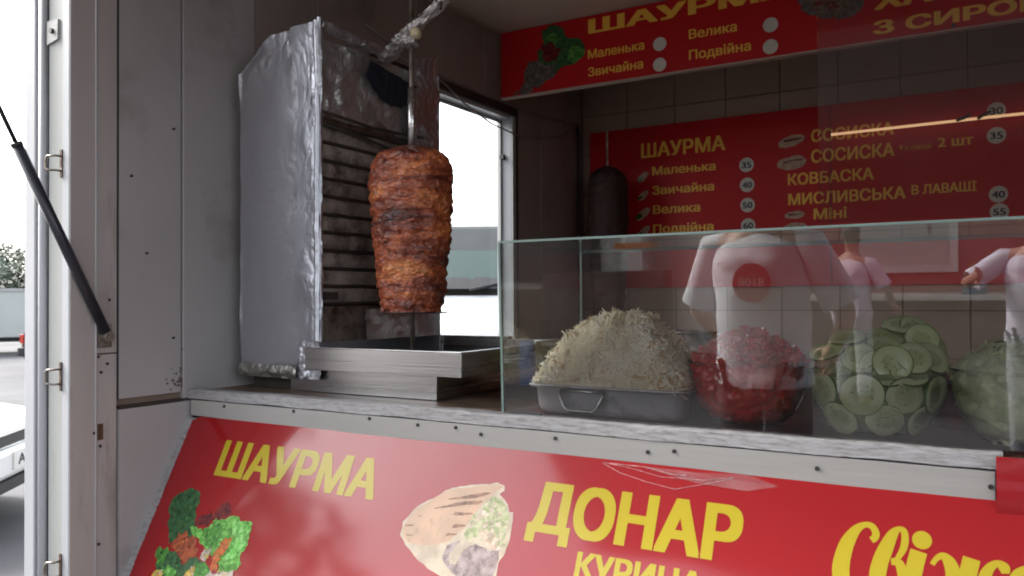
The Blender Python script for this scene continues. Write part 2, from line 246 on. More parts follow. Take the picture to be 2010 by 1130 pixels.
def BX(x0, x1, y0, y1, z0, z1): return MB().box(x0, x1, y0, y1, z0, z1)
def nz(p, s=1.0, o=0): return noise.noise(Vector((p[0]*s+o, p[1]*s+o*1.7, p[2]*s-o)))
def fill_outline(me, offs):
    """fills the outlines of the glyphs, thickened by laying the outline over itself at the given offsets"""
    V0 = [v.co.xy.copy() for v in me.vertices]; E0 = []
    for e in me.edges:
        a, b = sorted(e.vertices); E0.append((a, b) if b-a == 1 else (b, a))
    V_ = []; E_ = []
    for dx, dy in offs:
        i = len(V_); V_ += [v+Vector((dx, dy)) for v in V0]; E_ += [(a+i, b+i) for a, b in E0]
    vs, _, fs = delaunay_2d_cdt(V_, E_, [], 0, 1e-6)[:3]
    P = np.array([v[:] for v in V_]); E = np.array(E_); W = np.array([v[:] for v in vs]); T = np.array(fs); Cn = W[T].mean(axis=1)
    A, B = P[E[:, 0]], P[E[:, 1]]; keep = []
    for k in range(0, len(Cn), 800):
        x, y = Cn[k:k+800, :1], Cn[k:k+800, 1:]; cr = (A[:, 1] > y) != (B[:, 1] > y)
        dy = np.where(B[:, 1] == A[:, 1], 1, B[:, 1]-A[:, 1]); xi = A[:, 0]+(y-A[:, 1])/dy*(B[:, 0]-A[:, 0])
        keep.append((np.where(cr & (xi > x), np.sign(dy), 0)).sum(axis=1) != 0)
    return vs, [tuple(f) for f, q in zip(fs, np.concatenate(keep)) if q]
def text(name, body, fn, x0, x1, z0, cap, m, parent, bold=.02, sub=None, shear=0):
    """lettering fitted to x0..x1 with its baseline at z0 and capital height cap; fn maps (x, z) to 3-D"""
    cu = bpy.data.curves.new('t', 'FONT'); cu.body = body; cu.size = 1; cu.resolution_u = 3; cu.shear = shear; cu.fill_mode = 'NONE'
    o = bpy.data.objects.new('t', cu); COL.objects.link(o)
    bpy.context.view_layer.update()
    me = bpy.data.meshes.new_from_object(o.evaluated_get(bpy.context.evaluated_depsgraph_get()))
    bpy.data.objects.remove(o); bpy.data.curves.remove(cu)
    k_ = bold*1.15; offs = [(-k_, -k_*.5), (k_, -k_*.5), (-k_, k_*.5), (k_, k_*.5), (0, 0)] if bold else [(0, 0)]
    V2, F_ = fill_outline(me, offs); bpy.data.meshes.remove(me)
    xs = [v.x for v in V2]; a, b = min(xs), max(xs); z_ = k_*.5 if bold else 0; ch = .729+2*z_
    mb = MB(); mb.v = [tuple(fn(x0+(v.x-a)/(b-a)*(x1-x0), z0+(v.y+z_)/ch*cap)) for v in V2]; mb.f = F_; mb.m = [0]*len(F_)
    return mb.build(name, m, parent)
def inst(name, me, parent, loc=None, rot=None, scale=None, mw=None, **k):
    o = link(name, me, parent, **k)
    if mw is not None: o.matrix_basis = mw
    else:
        if loc is not None: o.location = loc
        if rot is not None: o.rotation_euler = rot
        if scale is not None: o.scale = scale
    return o

# ---------------------------------------------------------------- ground
g = MB(); g.face([(-700, -700, GZ), (700, -700, GZ), (700, 700, GZ), (-700, 700, GZ)])
g.build('ground', M['asphalt'], kind='structure')

# ---------------------------------------------------------------- kiosk shell
XE, YF, YB, ZC, XR = -1.83, 1.2, 3.81, 1.137, 2.1     # end wall, front, back wall, ceiling, right end
K = thing('kiosk', 'pale sheet-metal street food kiosk with its serving hatch propped open', 'kiosk', (0, 2.4, GZ))
cl = BX(XE, XR, YF, YB, ZC, ZC+.03).build('ceiling', M['ceil'], K)
fl = BX(XE, XR, YF, YB, -1.15, -1.1).build('floor', M['floor'], K)
BX(-2.0, XR+.1, 1.15, YB+.1, ZC+.06, ZC+.10).build('roof', M['post'], K)
bk = BX(XE-.1, XR+.1, YB+.012, YB+.08, -1.2, ZC+.06).build('back_wall', M['grout'], K)
tm = BX(-.1225, .1225, 0, .009, -.0975, .0975).mesh('wall_tile', M['tile'])
for i in range(16):
    for j in range(11):
        o = inst('wall_tile', tm, bk, loc=(XE+.125+i*.25, YB+random.uniform(-.001, .001), -1.0+j*.2+.04+(.0)))
        o.rotation_euler = (random.uniform(-.004, .004), 0, random.uniform(-.004, .004))
# end wall: outer skin with a window hole, inside lined with upright panels
WY0, WY1, WZ0, WZ1 = 2.16, 3.083, -.22, .797
ew = MB()
for a, b, c, d in ((1.15, WY0-.019, -1.2, ZC+.06), (WY1+.019, YB+.08, -1.2, ZC+.06), (WY0-.019, WY1+.019, -1.2, WZ0-.021), (WY0-.019, WY1+.019, WZ1+.021, ZC+.06)):
    ew.box(XE-.07, XE-.012, a, b, c, d)
ew = ew.build('end_wall', M['grout'], K)
ys = [1.205, 1.385, 1.63, 1.88, 2.14, 2.39, 2.64, 2.86, 3.10, 3.35, 3.60, 3.808]
for i in range(len(ys)-1):
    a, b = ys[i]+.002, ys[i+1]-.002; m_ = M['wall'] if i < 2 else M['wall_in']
    spans = [(-1.1, ZC)]
    if b > WY0 and a < WY1: spans = [(-1.1, WZ0-.03), (WZ1+.03, ZC)]
    if i == 0: spans = [(-.24, ZC)]
    for z0, z1 in spans:
        BX(XE-.012, XE+(0.003 if i % 2 else 0), a, b, z0, z1).build('wall_panel', m_, ew, bevel=.002)
# window in the end wall
wf = MB()
wf.box(XE-.075, XE-.004, WY1, WY1+.018, WZ0, WZ1).box(XE-.075, XE-.004, WY0-.018, WY0, WZ0, WZ1)
wf.box(XE-.075, XE-.004, WY0-.018, WY1+.018, WZ1, WZ1+.02).box(XE-.075, XE+.01, WY0-.018, WY1+.018, WZ0-.02, WZ0)
win = wf.build('window_frame', M['white_trim'], K)
wf = MB().box(XE-.004, XE+.006, WY1+.001, WY1+.028, WZ0, WZ1+.012)
wf.build('window_jamb', M['cream_trim'], win)
wf = MB().box(XE-.004, XE+.008, WY1+.029, WY1+.045, WZ0, WZ1+.05).box(XE-.004, XE+.010, WY0-.03, WY1+.02, WZ1+.015, WZ1+.05)
wf.build('window_casing', M['soot'], win)
wf = MB().box(XE-.06, XE-.05, WY1-.012, WY1, WZ0, WZ1).box(XE-.06, XE-.05, WY0, WY1-.012, WZ1-.012, WZ1)
wf.build('sash_rail', M['post'], win)
MB().face([(XE-.055, WY0, WZ0), (XE-.055, WY1, WZ0), (XE-.055, WY1, WZ1), (XE-.055, WY0, WZ1)]).build('window_pane', M['pane_far'], win)
BX(XE-.05, XE-.03, WY1-.02, WY1-.004, .62, .64).build('window_catch', M['screw'], win)
# right end, front skirts, lintel
BX(XR, XR+.07, YF, YB+.08, -1.2, ZC+.06).build('end_wall', M['wall_in'], K)
BX(1.7, XR, 1.15, YF+.02, -1.2, ZC+.06).build('front_wall', M['post'], K)
BX(-1.83, 1.7, 1.12, 1.20, ZC-.03, ZC+.06).build('lintel', M['post'], K)
BX(-1.83, 1.7, 1.10, 1.16, -1.2, -.80).build('lower_front_skirt', M['post'], K)
for (x, y) in ((-1.6, 1.5), (1.8, 1.5), (-1.6, 3.5), (1.8, 3.5)):
    BX(x-.08, x+.08, y-.08, y+.08, GZ, -1.2).build('support_block', M['soot'], K)
# corner post with its strips
cp = BX(-2.0, -1.957, 1.075, 1.2, -1.2, 1.2).build('corner_post', M['white_trim'], K, bevel=.003)
BX(-1.957, -1.945, 1.088, 1.19, -1.2, 1.2).build('door_seal', M['dark_gap'], cp)
MB().tube([(-1.935, 1.083, -1.2), (-1.935, 1.083, 1.2)], .0105, 14).build('edge_roll', M['white_trim'], cp, smooth=True)
BX(-1.9245, -1.918, 1.088, 1.19, -1.2, 1.2).build('door_seal', M['dark_gap'], cp)
BX(-1.918, -1.8585, 1.086, 1.19, -1.2, 1.2).build('post_face', M['cream_trim'], cp, bevel=.002)
BX(-1.8585, -1.8565, 1.09, 1.19, -1.2, 1.2).build('door_seal', M['dark_gap'], cp)
BX(-1.8565, -1.828, 1.082, 1.146, -1.2, 1.2).build('post_flange', M['white_trim'], cp, bevel=.002)
BX(-1.8290, -1.8255, 1.0835, 1.1435, -1.2, 1.2).build('post_side_strip', M['post_side'], cp)
MB().tube([(-1.8265, 1.146, -1.2), (-1.8265, 1.146, 1.2)], .003, 8).build('post_ridge', M['white_trim'], cp, smooth=True)
BX(-1.8565, -1.8275, 1.149, 1.2, -1.2, -.128).build('post_side_panel', M['post_side'], cp, bevel=.0015)
BX(-1.8565, -1.8270, 1.149, 1.2, -.125, 1.2).build('post_side_panel', M['post_side'], cp, bevel=.0015)
BX(-1.8300, -1.8288, 1.2, 1.206, -.24, 1.2).build('dark_joint', M['dark_gap'], cp)
for y, z in ART['postscrews']:
    MB().tube([(-1.8275, y, z), (-1.8245, y, z)], .0035, 10).build('screw', M['screw'], cp)
MB().box(-1.8265, -1.8235, 1.151, 1.163, -.33, -.292).build('patch_plate', M['rust'], cp)
MB().tube([(-1.827, 1.157, -.345), (-1.824, 1.157, -.345)], .0035).build('screw', M['screw'], cp)
for i, (x, z) in enumerate(ART['latch'][:3]):
    lt = BX(-1.8615, -1.8535, 1.079, 1.083, z-.033, z+.033).build('latch', M['rust'], cp)
    MB().tube([(-1.8575, 1.079, z+.017), (-1.8575, 1.066, z+.017), (-1.875, 1.058, z+.016), (-1.882, 1.058, z+.010), (-1.882, 1.058, z-.010), (-1.875, 1.058, z-.016), (-1.8575, 1.066, z-.017), (-1.8575, 1.079, z-.017)], .0026, 8).build('latch_loop', M['steel_dull'], lt, smooth=True)
hp = MB().hexa([(-1.917, 1.080, .605), (-1.873, 1.080, .613), (-1.873, 1.086, .613), (-1.917, 1.086, .605), (-1.917, 1.080, .66), (-1.873, 1.080, .66), (-1.873, 1.086, .66), (-1.917, 1.086, .66)]).build('hinge_plate', M['post'], cp)
MB().tube([(-1.893, 1.081, .634), (-1.893, 1.074, .634)], .006, 12).build('bolt', M['screw'], hp)
for y, z in ART['wallmarks'][:4]:
    MB().tube([(XE-.002, y, z), (XE+.0055, y, z)], .003, 8).build('screw', M['screw'], ew)
# lower cheek beside the banner, dirty ledge above it
BX(XE-.01, XE+.006, 1.204, 1.41, -.262, -.256).build('cheek_ledge', M['soot'], K)
MB().hexa([(XE-.01, 1.204, -1.15), (XE+.008, 1.204, -1.15), (XE+.008, 1.41, -1.15), (XE-.01, 1.41, -1.15),
           (XE-.01, 1.204, -.264), (XE+.008, 1.204, -.264), (XE+.008, 1.41, -.264), (XE-.01, 1.41, -.264)]).build('side_cheek', M['wall'], K)
gr = MB()
for _ in range(46):
    y = 1.395-abs(random.gauss(0, .022)); z = -.232+abs(random.gauss(0, .03)); r_ = random.uniform(.0015, .006)
    pts = [(y+r_*random.uniform(.4, 1.2)*math.cos(q), z+r_*random.uniform(.4, 1.2)*math.sin(q)) for q in (0, .8, 1.6, 2.5, 3.4, 4.3, 5.2)]
    gr.face([(XE+.0004+_*.00001, a, b) for a, b in pts])
gr.build('grime_spots', M['grime'], ew)
# hatch raised as an awning
h = MB().hexa([(-1.95, 1.13, 1.19), (1.75, 1.13, 1.19), (1.75, -1.0, 1.27), (-1.95, -1.0, 1.27), (-1.95, 1.13, 1.22), (1.75, 1.13, 1.22), (1.75, -1.0, 1.30), (-1.95, -1.0, 1.30)])
h = h.build('hatch', M['hatch'], K)
BX(-1.95, 1.75, -1.03, -1.0, 1.22, 1.31).build('hatch_rim', M['white_trim'], h)
# upper glazing
up = MB().box(-.252, 1.7, 1.445, 1.449, .125, ZC)
up.build('upper_pane', M['pane_up'], K)

# ---------------------------------------------------------------- serving counter
CT = thing('serving_counter', 'worn brown serving counter with a weathered white metal front edge', 'counter', (0, 1.8, -1.1))
BX(-1.825, 1.7, 1.412, 2.30, -.265, -.240).build('worktop', M['counter_top'], CT)
e = MB()
def edge(u, v):
    x = -1.825+u*1.835; prof = [(1.432, -.2395), (1.430, -.2325), (1.402, -.2325), (1.398, -.236), (1.398, -.2575), (1.404, -.2575)]
    k = min(int(v*5), 4); t = v*5-k; y = prof[k][0]*(1-t)+prof[k+1][0]*t; z = prof[k][1]*(1-t)+prof[k+1][1]*t
    q = (x, y, z); d = .0022*nz(q, 9)+.0008*nz(q, 70)
    return (x, y+d*.6, z+d)
e.grid(edge, 240, 5).build('edge_trim', M['counter_edge'], CT, smooth=False)
BX(-1.825, 0.0, 1.403, 1.41, -.2605, -.2575).build('edge_gap', M['dark_gap'], CT)
MB().hexa([(-1.812, 1.399, -.301), (0.0, 1.399, -.3165), (0.0, 1.411, -.3165), (-1.812, 1.411, -.301), (-1.812, 1.399, -.2605), (0, 1.399, -.2605), (0, 1.411, -.2605), (-1.812, 1.411, -.2605)]).build('front_board', M['counter_board'], CT, bevel=.001)
for x, z in ART['screws']:
    MB().tube([(x, 1.3995, z-.012), (x, 1.3965, z-.012)], .0038, 10).build('screw', M['screw'], CT)
BX(-1.825, 1.7, 1.41, 1.44, -.80, -.266).build('front_frame', M['soot'], CT)
BX(.006, 1.7, 1.400, 1.41, -.32, -.2405).build('front_board', M['counter_board'], CT)
# things seen under/behind: the dark liner the bowls stand on
BX(-.855, 1.6, 1.437, 1.78, -.2398, -.2372).build('case_liner', M['liner'], CT)

# ---------------------------------------------------------------- banner on the slanted lower front
BD = Vector((0, -.4552, -.8904)); BN = Vector((0, -.8904, .4552)); BO = Vector((0, 1.4, -.307))
def bfn(lift):
    return lambda x, s: tuple(BO+BD*(-s)+BN*lift+Vector((x, 0, 0)))       # text gives z upwards: s = -z
def wave(x, s): return .003+.0012*nz((x*2.2, s*3, 0), 1)+.0006*nz((x*7, s*7, 3), 1)
def bq(x, s, lift): return tuple(BO+BD*s+BN*lift+Vector((x, 0, 0)))
def bw(x, s, lift): return bq(x, s, wave(x, s)+.0004+lift)      # on the sheet, following its waves
BAN = thing('shop_banner', 'large slanted red banner under the counter with yellow lettering and food pictures', 'banner', (0, 1.2, -.8))
def bang(u, v):
    x = -1.80+u*3.5; s = -.004+v*.52
    if u == 0 and v == 0: s = .010
    d0 = math.exp(-((x+.41)/.09)**2)*max(0, 1-v*14)
    return bq(x, s, wave(x, s)+.0*d0)
bp_ = MB().grid(bang, 140, 26)
banner = bp_.build('banner_sheet', M['red'], BAN, smooth=True)
MB().hexa([bq(-1.815, .0, -.012), bq(1.7, .0, -.012), bq(1.7, .53, -.012), bq(-1.815, .53, -.012), bq(-1.815, .0, -.0005), bq(1.7, .0, -.0005), bq(1.7, .53, -.0005), bq(-1.815, .53, -.0005)]).build('backing_board', M['post'], BAN)
def strip(u, v):
    x = -1.822+v*.024; s = .0+u*.53; q = (x*9, s*14, 0)
    return bq(x, s, .0035+.0022*nz(q, 2.2)+.0012*nz(q, 9))
MB().grid(strip, 120, 6).build('edge_strip', M['counter_edge'], BAN)
LF = lambda x, z: bw(x, -z, 0)
text('lettering', 'ШАУРМА', LF, -1.645, -1.140, -.137, .089, M['yellow'], BAN, .035)
text('lettering', 'ДОНАР', LF, -.762, -.362, -.147, .095, M['yellow'], BAN, .04)
text('lettering', 'КУРИЦА', LF, -.648, -.415, -.213, .044, M['yellow'], BAN, .035)
sc = MB()
for st in ART['script']:
    pts = []
    P_ = [Vector((a, b, c_)) for a, b, c_ in st]
    for i in range(len(P_)-1):      # Catmull-Rom through the pen path
        p0, p1, p2, p3 = P_[max(i-1, 0)], P_[i], P_[i+1], P_[min(i+2, len(P_)-1)]
        for k in range(6):
            t = k/6; pts.append(.5*((2*p1)+(p2-p0)*t+(2*p0-5*p1+4*p2-p3)*t*t+(3*p1-p0-3*p2+p3)*t**3))
    pts.append(P_[-1]); prev = None
    for i, p in enumerate(pts):
        a = pts[max(i-1, 0)]; b = pts[min(i+1, len(pts)-1)]; t = Vector((b.x-a.x, b.y-a.y)).normalized(); n_ = Vector((-t.y, t.x))*p.z/2
        cur = (bw(p.x+n_.x, p.y+n_.y, 0), bw(p.x-n_.x, p.y-n_.y, 0))
        if prev: sc.face([prev[0], prev[1], cur[1], cur[0]])
        prev = cur
def disc(mb, fn, cx, cy, r, n=24, mi=0, ry=None):
    mb.face([fn(cx+r*math.cos(2*PI*k/n), cy+(ry or r)*math.sin(2*PI*k/n)) for k in range(n)], mi)
disc(sc, lambda a, b: bw(a, b, 0), ART['dot'][0], ART['dot'][1], .0135)
sc.build('script_lettering', M['yellow'], BAN)
# printed pictures: flat layered shapes
def pm(n, c, c2=None, **k): return mat('print_'+n, c, c2, .45, coat=.6, crough=.15, scale=k.get('scale', 90), spread=.2, spec=.12, dirt=tuple(x*.35 for x in c), dscale=70, damt=k.get('damt', .42), dsharp=.12)
PM = dict(crease=pm('crease', (.5, .16, .17), (.62, .3, .3)), dark_green=pm('dark_green', (.02, .085, .03), (.05, .13, .04)), mid_green=pm('mid_green', (.05, .2, .03), (.1, .3, .05)), green=pm('green', (.07, .26, .03), (.2, .5, .1)),
          bright_green=pm('bright_green', (.14, .48, .07), (.3, .62, .2)), dark_red=pm('dark_red', (.10, .008, .012), (.18, .02, .02)), orange_red=pm('meat', (.38, .09, .03), (.22, .05, .02)),
          orange=pm('orange', (.60, .12, .03), (.5, .2, .05)), cream=pm('cream', (.7, .6, .5), (.5, .4, .35)), yellow=pm('yellow', (.65, .5, .06), (.5, .36, .1)),
          grey_paper=pm('grey_paper', (.17, .14, .12), (.07, .07, .06)), bread=pm('bread', (.22, .16, .11), (.1, .07, .05)),
          pita=pm('pita', (.52, .43, .31), (.40, .32, .23), scale=25, damt=.3), flap=pm('flap', (.52, .33, .21), (.44, .29, .19), scale=18, damt=.3), stripe=pm('stripe', (.20, .095, .05), (.32, .16, .09)),
          fill=pm('filling', (.48, .46, .27), (.26, .31, .12)), pmeat=pm('brown_meat', (.26, .18, .17), (.38, .30, .28), scale=40), sauce=pm('sauce', (.5, .36, .24), (.66, .54, .42)))
def jag(pts, amp, it=2):
    for _ in range(it):
        q = []
        for i in range(len(pts)):
            a = Vector(pts[i][:2]); b = Vector(pts[(i+1) % len(pts)][:2]); q.append(tuple(a)); d = b-a
            q.append(tuple((a+b)/2+Vector((-d.y, d.x))*random.uniform(-amp, amp)))
        pts = q
    return pts
def poly(mb, pts, fn, mi):
    from mathutils.geometry import tessellate_polygon
    P3 = [Vector((p[0], p[1], 0)) for p in pts]; base = len(mb.v); mb.v += [fn(p[0], p[1]) for p in pts]
    for t in tessellate_polygon([P3]): mb.f.append(tuple(base+i for i in t)); mb.m.append(mi)
pit = MB(); PT = ART['pita']
poly(pit, jag(PT['base'], .06), lambda a, b: bw(a, b, 0.00000), 0)
poly(pit, jag(PT['fill'], .15), lambda a, b: bw(a, b, 0.00010), 3)
poly(pit, jag(PT['meat'], .12), lambda a, b: bw(a, b, 0.00014), 4)
poly(pit, jag(PT['onion'], .08), lambda a, b: bw(a, b, 0.00021), 0)
poly(pit, jag(PT['sauce'], .15), lambda a, b: bw(a, b, 0.00021), 5)
poly(pit, jag(PT['flap'], .03), lambda a, b: bw(a, b, 0.00028), 1)
for st in PT['stripes']:
    up_ = [(a, b-w_*.75) for a, b, w_ in st]; dn = [(a, b+w_*.75) for a, b, w_ in reversed(st)]
    poly(pit, jag(up_+dn, .04, 1), lambda a, b: bw(a, b, 0.00039), 2)
for _ in range(60):
    t = random.choice(PT['fill']); u_ = random.choice(PT['fill']); k = random.random(); a = t[0]*k+u_[0]*(1-k); b = t[1]*k+u_[1]*(1-k); r_ = random.uniform(.002, .006)
    poly(pit, jag([(a+r_*math.cos(q), b+r_*math.sin(q)) for q in (0, 1.2, 2.4, 3.6, 5)], .3, 1), lambda a_, b_: bw(a_, b_, 0.00025), random.choice((0, 3, 5)))
pit.build('printed_picture', [PM['pita'], PM['flap'], PM['stripe'], PM['fill'], PM['pmeat'], PM['sauce']], BAN)
def picture(shapes, fn, parent, crumbs, amp=.22):
    names = list(dict.fromkeys(n for n, _ in shapes)); mb = MB(); lay = 0
    for n, pts in shapes:
        lay += 1; poly(mb, jag(pts, amp, 3), lambda a, b: fn(a, b, .0002*lay), names.index(n))
    for k in range(crumbs):
        n, pts = random.choice(shapes); a = random.choice(pts); b = random.choice(pts); c_ = random.choice(pts); u_, v_ = random.random(), random.random()
        x = a[0]*.34+b[0]*u_*.5+c_[0]*(.66-u_*.5); y = a[1]*.34+b[1]*u_*.5+c_[1]*(.66-u_*.5); r_ = random.uniform(.0012, .0065); ph = random.random()*6
        other = random.choice({'dark_green': ['dark_green', 'mid_green'], 'green': ['bright_green', 'mid_green', 'green'], 'bright_green': ['green', 'bright_green'], 'mid_green': ['green', 'dark_green'], 'orange_red': ['dark_red', 'orange'], 'orange': ['orange_red', 'orange'], 'dark_red': ['dark_red', 'orange_red'], 'cream': ['cream', 'yellow'], 'yellow': ['cream', 'orange']}.get(n, [n])); other = other if other in names else n
        poly(mb, jag([(x+r_*random.uniform(.6, 1)*(math.cos(q)*math.cos(ph)-.4*math.sin(q)*math.sin(ph)), y+r_*random.uniform(.6, 1)*(math.cos(q)*math.sin(ph)+.4*math.sin(q)*math.cos(ph))) for q in (0, .9, 1.9, 2.8, 3.9, 5.1)], .35, 1), lambda a_, b_: fn(a_, b_, .0002*(lay+1)+.00001*k), names.index(other))
    return mb.build('printed_picture', [PM[n] for n in names], parent)
picture(ART['salad'], lambda a, b, l: bw(a, b, l*.35), BAN, 380)
for cr in ([(-.633, .0), (-.594, .015), (-.541, .026), (-.487, .033), (-.439, .019), (-.386, .002)], [(-.63, -.001), (-.575, .004), (-.516, .014), (-.435, .011), (-.388, .001)], [(-.617, -.001), (-.548, -.001), (-.497, .007), (-.470, .006)]):
    MB().tube([bw(a, b+.004, .0004) for a, b in cr], .0008, 6).build('film_crease', PM['crease'], BAN, smooth=True)
MB().face([bq(-.47, .004, .006), bq(-.36, .0, .013), bq(-.31, .012, .006), bq(-.36, .026, .0055)]).face([bq(-.56, .003, .0055), bq(-.47, .004, .009), bq(-.36, .026, .0055), bq(-.45, .022, .0058)]).build('lifted_film_edge', glass('clear_film', (.98, .95, .95), .15, 1.4, .10, (.8, .7, .7)), BAN)
# red sheet folded over the counter edge at the right
RB = MB().grid(lambda u, v: (.001+u*1.6, 1.392-.004*nz((u*6, v*2, 0), 1)-.004*math.sin(v*3)*(1 if u == 0 else .4), -.236-v*.088), 40, 6)
tag(RB.build('red_vinyl_sheet', M['red'], smooth=True), 'red vinyl sheet folded over the counter edge at the far right end', 'vinyl sheet')
M['dull'] = 0
# ---------------------------------------------------------------- overhead sign board
OS = thing('overhead_sign', 'red menu fascia hanging from the ceiling with yellow words and blank white price dots', 'sign', (-.1, 2.96, .86))
MB().hexa([(-1.80, 2.95, .857), (1.9, 2.95, .857), (1.9, 2.97, .857), (-1.80, 2.97, .857), (-1.80, 2.95, ZC-.002), (1.9, 2.95, ZC-.002), (1.9, 2.97, ZC-.002), (-1.80, 2.97, ZC-.002)]).build('sign_board', M['red_sign'], OS)
BX(-1.80, 1.9, 2.944, 2.972, .851, .857).build('bottom_rail', M['ceil'], OS)
of = lambda x, z: (x, 2.9485, z)
text('lettering', 'ШАУРМА', of, -1.388, -.575, 1.062, .058, M['amber'], OS, .035)
text('lettering', 'Маленька', of, -1.390, -1.150, .962, .036, M['amber'], OS, .02)
text('lettering', 'Звичайна', of, -1.390, -1.155, .890, .036, M['amber'], OS, .02)
text('lettering', 'Велика', of, -.972, -.792, .971, .036, M['amber'], OS, .02)
text('lettering', 'Подвійна', of, -.972, -.742, .893, .036, M['amber'], OS, .02)
text('lettering', 'ХАЧАПУРІ', of, -.332, .32, .960, .062, M['amber'], OS, .035)
text('lettering', 'З СИРОМ', of, -.336, .17, .878, .045, M['amber'], OS, .035)
for x, z in ((-1.087, .972), (-1.088, .893), (-.672, .972), (-.673, .894)):
    d = MB(); disc(d, lambda a, b: (a, 2.9483, b), x, z, .0265, 28); d.build('price_dot', M['white_dot'], OS)
picture(ART['wrap'], lambda a, b, l: (a, 2.9488-l, b), OS, 60)
picture(ART['dish'], lambda a, b, l: (a, 2.9488-l, b), OS, 20)
MB().tube([(-.10, 2.95, .868), (-.10, 2.943, .868)], .006).build('screw', M['screw'], OS)

# ---------------------------------------------------------------- menu board on the back wall
MS = thing('menu_board', 'wide red menu board with prices fixed low on the tiled back wall', 'sign', (0, 3.79, .1))
BX(-1.775, 1.9, 3.785, 3.80, .05, .848).build('sign_board', M['red_sign'], MS)
BX(-.612, -.609, 3.783, 3.785, .05, .848).build('board_joint', M['dark_gap'], MS)
mf = lambda x, z: (x, 3.7832, z)
M['icon'] = mat('print_wrap', (.50, .36, .24), (.28, .16, .10), .5, scale=50)
for t, x0, x1, z, c_ in (('ШАУРМА', -1.496, -1.075, .694, .072), ('Маленька', -1.438, -1.122, .604, .042), ('Звичайна', -1.438, -1.130, .508, .042), ('Велика', -1.436, -1.198, .413, .042), ('Подвійна', -1.436, -1.134, .318, .042),
                         ('СОСИСКА', -.690, -.355, .690, .055), ('СОСИСКА', -.691, -.353, .598, .058), ('•', -.333, -.322, .608, .05), ('в лаваші', -.312, -.215, .618, .022), ('2 шт', -.190, -.062, .618, .040),
                         ('КОВБАСКА', -.792, -.435, .505, .052), ('МИСЛИВСЬКА', -.791, -.312, .415, .052), ('В ЛАВАШІ', -.290, -.052, .428, .040), ('Міні', -.683, -.545, .345, .048), ('Велика', -.690, -.425, .262, .055)):
    text('lettering', t, mf, x0, x1, z, c_, M['amber'], MS, .025 if c_ > .03 else 0)
for t, x, z in (('35', -.977, .615), ('40', -.975, .522), ('50', -.974, .428), ('60', -.972, .333), ('30', .020, .745), ('35', .019, .645), ('40', .023, .408), ('55', .026, .338)):
    d = MB(); disc(d, lambda a, b: (a, 3.7834, b), x, z, .0335, 24); d = d.build('price_sticker', M['white_dot'], MS)
    text('price', t, lambda a, b: (a, 3.7826, b), x-.023, x+.023, z-.015, .030, M['ink'], d, .03)
for x, z, sx, sz, a, mi in ((-1.487, .600, .035, .018, .7, 1), (-1.487, .507, .035, .016, .7, 1), (-1.487, .415, .045, .020, .7, 1), (-1.487, .325, .045, .020, .7, 1),
                            (-.775, .705, .062, .026, .25, 0), (-.775, .606, .066, .032, .1, 0), (-.765, .370, .045, .018, .05, 0), (-.760, .312, .055, .024, 0, 0), (-.745, .262, .05, .02, 0, 0)):
    ic = MB(); pts = [(x+sx*math.cos(t)*math.cos(a)-sz*math.sin(t)*math.sin(a), z+sx*math.cos(t)*math.sin(a)+sz*math.sin(t)*math.cos(a)) for t in [2*PI*k/9 for k in range(9)]]
    poly(ic, jag(pts, .12, 1), lambda p, q: (p, 3.7832, q), 0)
    if mi == 0: poly(ic, jag([(x-sx*.6, z-.004), (x+sx*.7, z+sz*.2), (x+sx*.7, z+sz*.5), (x-sx*.5, z+.008)], .1, 1), lambda p, q: (p, 3.7828, q), 1)
    else: poly(ic, jag([(x-sx*.8, z-sz*1.3), (x-sx*.1, z-sz*.6), (x-sx*.2, z+sz*.2), (x-sx*.9, z-sz*.4)], .15, 1), lambda p, q: (p, 3.7828, q), 2)
    ic.build('food_picture', [M['icon'], PM['dark_red'], PM['dark_green']], MS)
# added glowing tube imitates a warm light line reflected in the upper pane
LT = thing('tube_light', 'thin warm light tube running along the red menu board', 'light', (.4, 3.74, .70))
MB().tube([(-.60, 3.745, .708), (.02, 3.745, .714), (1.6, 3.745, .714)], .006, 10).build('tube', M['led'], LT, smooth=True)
MB().tube([(-.12, 3.737, .712), (-.09, 3.733, .72), (-.07, 3.733, .733)], .006, 6).tube([(.0, 3.735, .735), (-.03, 3.733, .72), (-.045, 3.737, .71)], .006, 6).build('tube_clip', M['soot'], LT)  # dark hooks that break the imitated reflection line

# ---------------------------------------------------------------- upright kebab grill
def crump(q, s=1.0):
    v = Vector(q); return s*(.0042*noise.noise(v*11)+.0026*abs(noise.noise(v*27))+.0010*abs(noise.noise(v*70)))
G = thing('kebab_grill', 'upright kebab grill wrapped in crumpled foil with a steel drip tray', 'grill', (-1.5, 1.8, -.24))
GX0, GX1, GY0, GY1, GZ0, GZ1 = -1.776, -1.480, 1.53, 2.055, -.205, .715
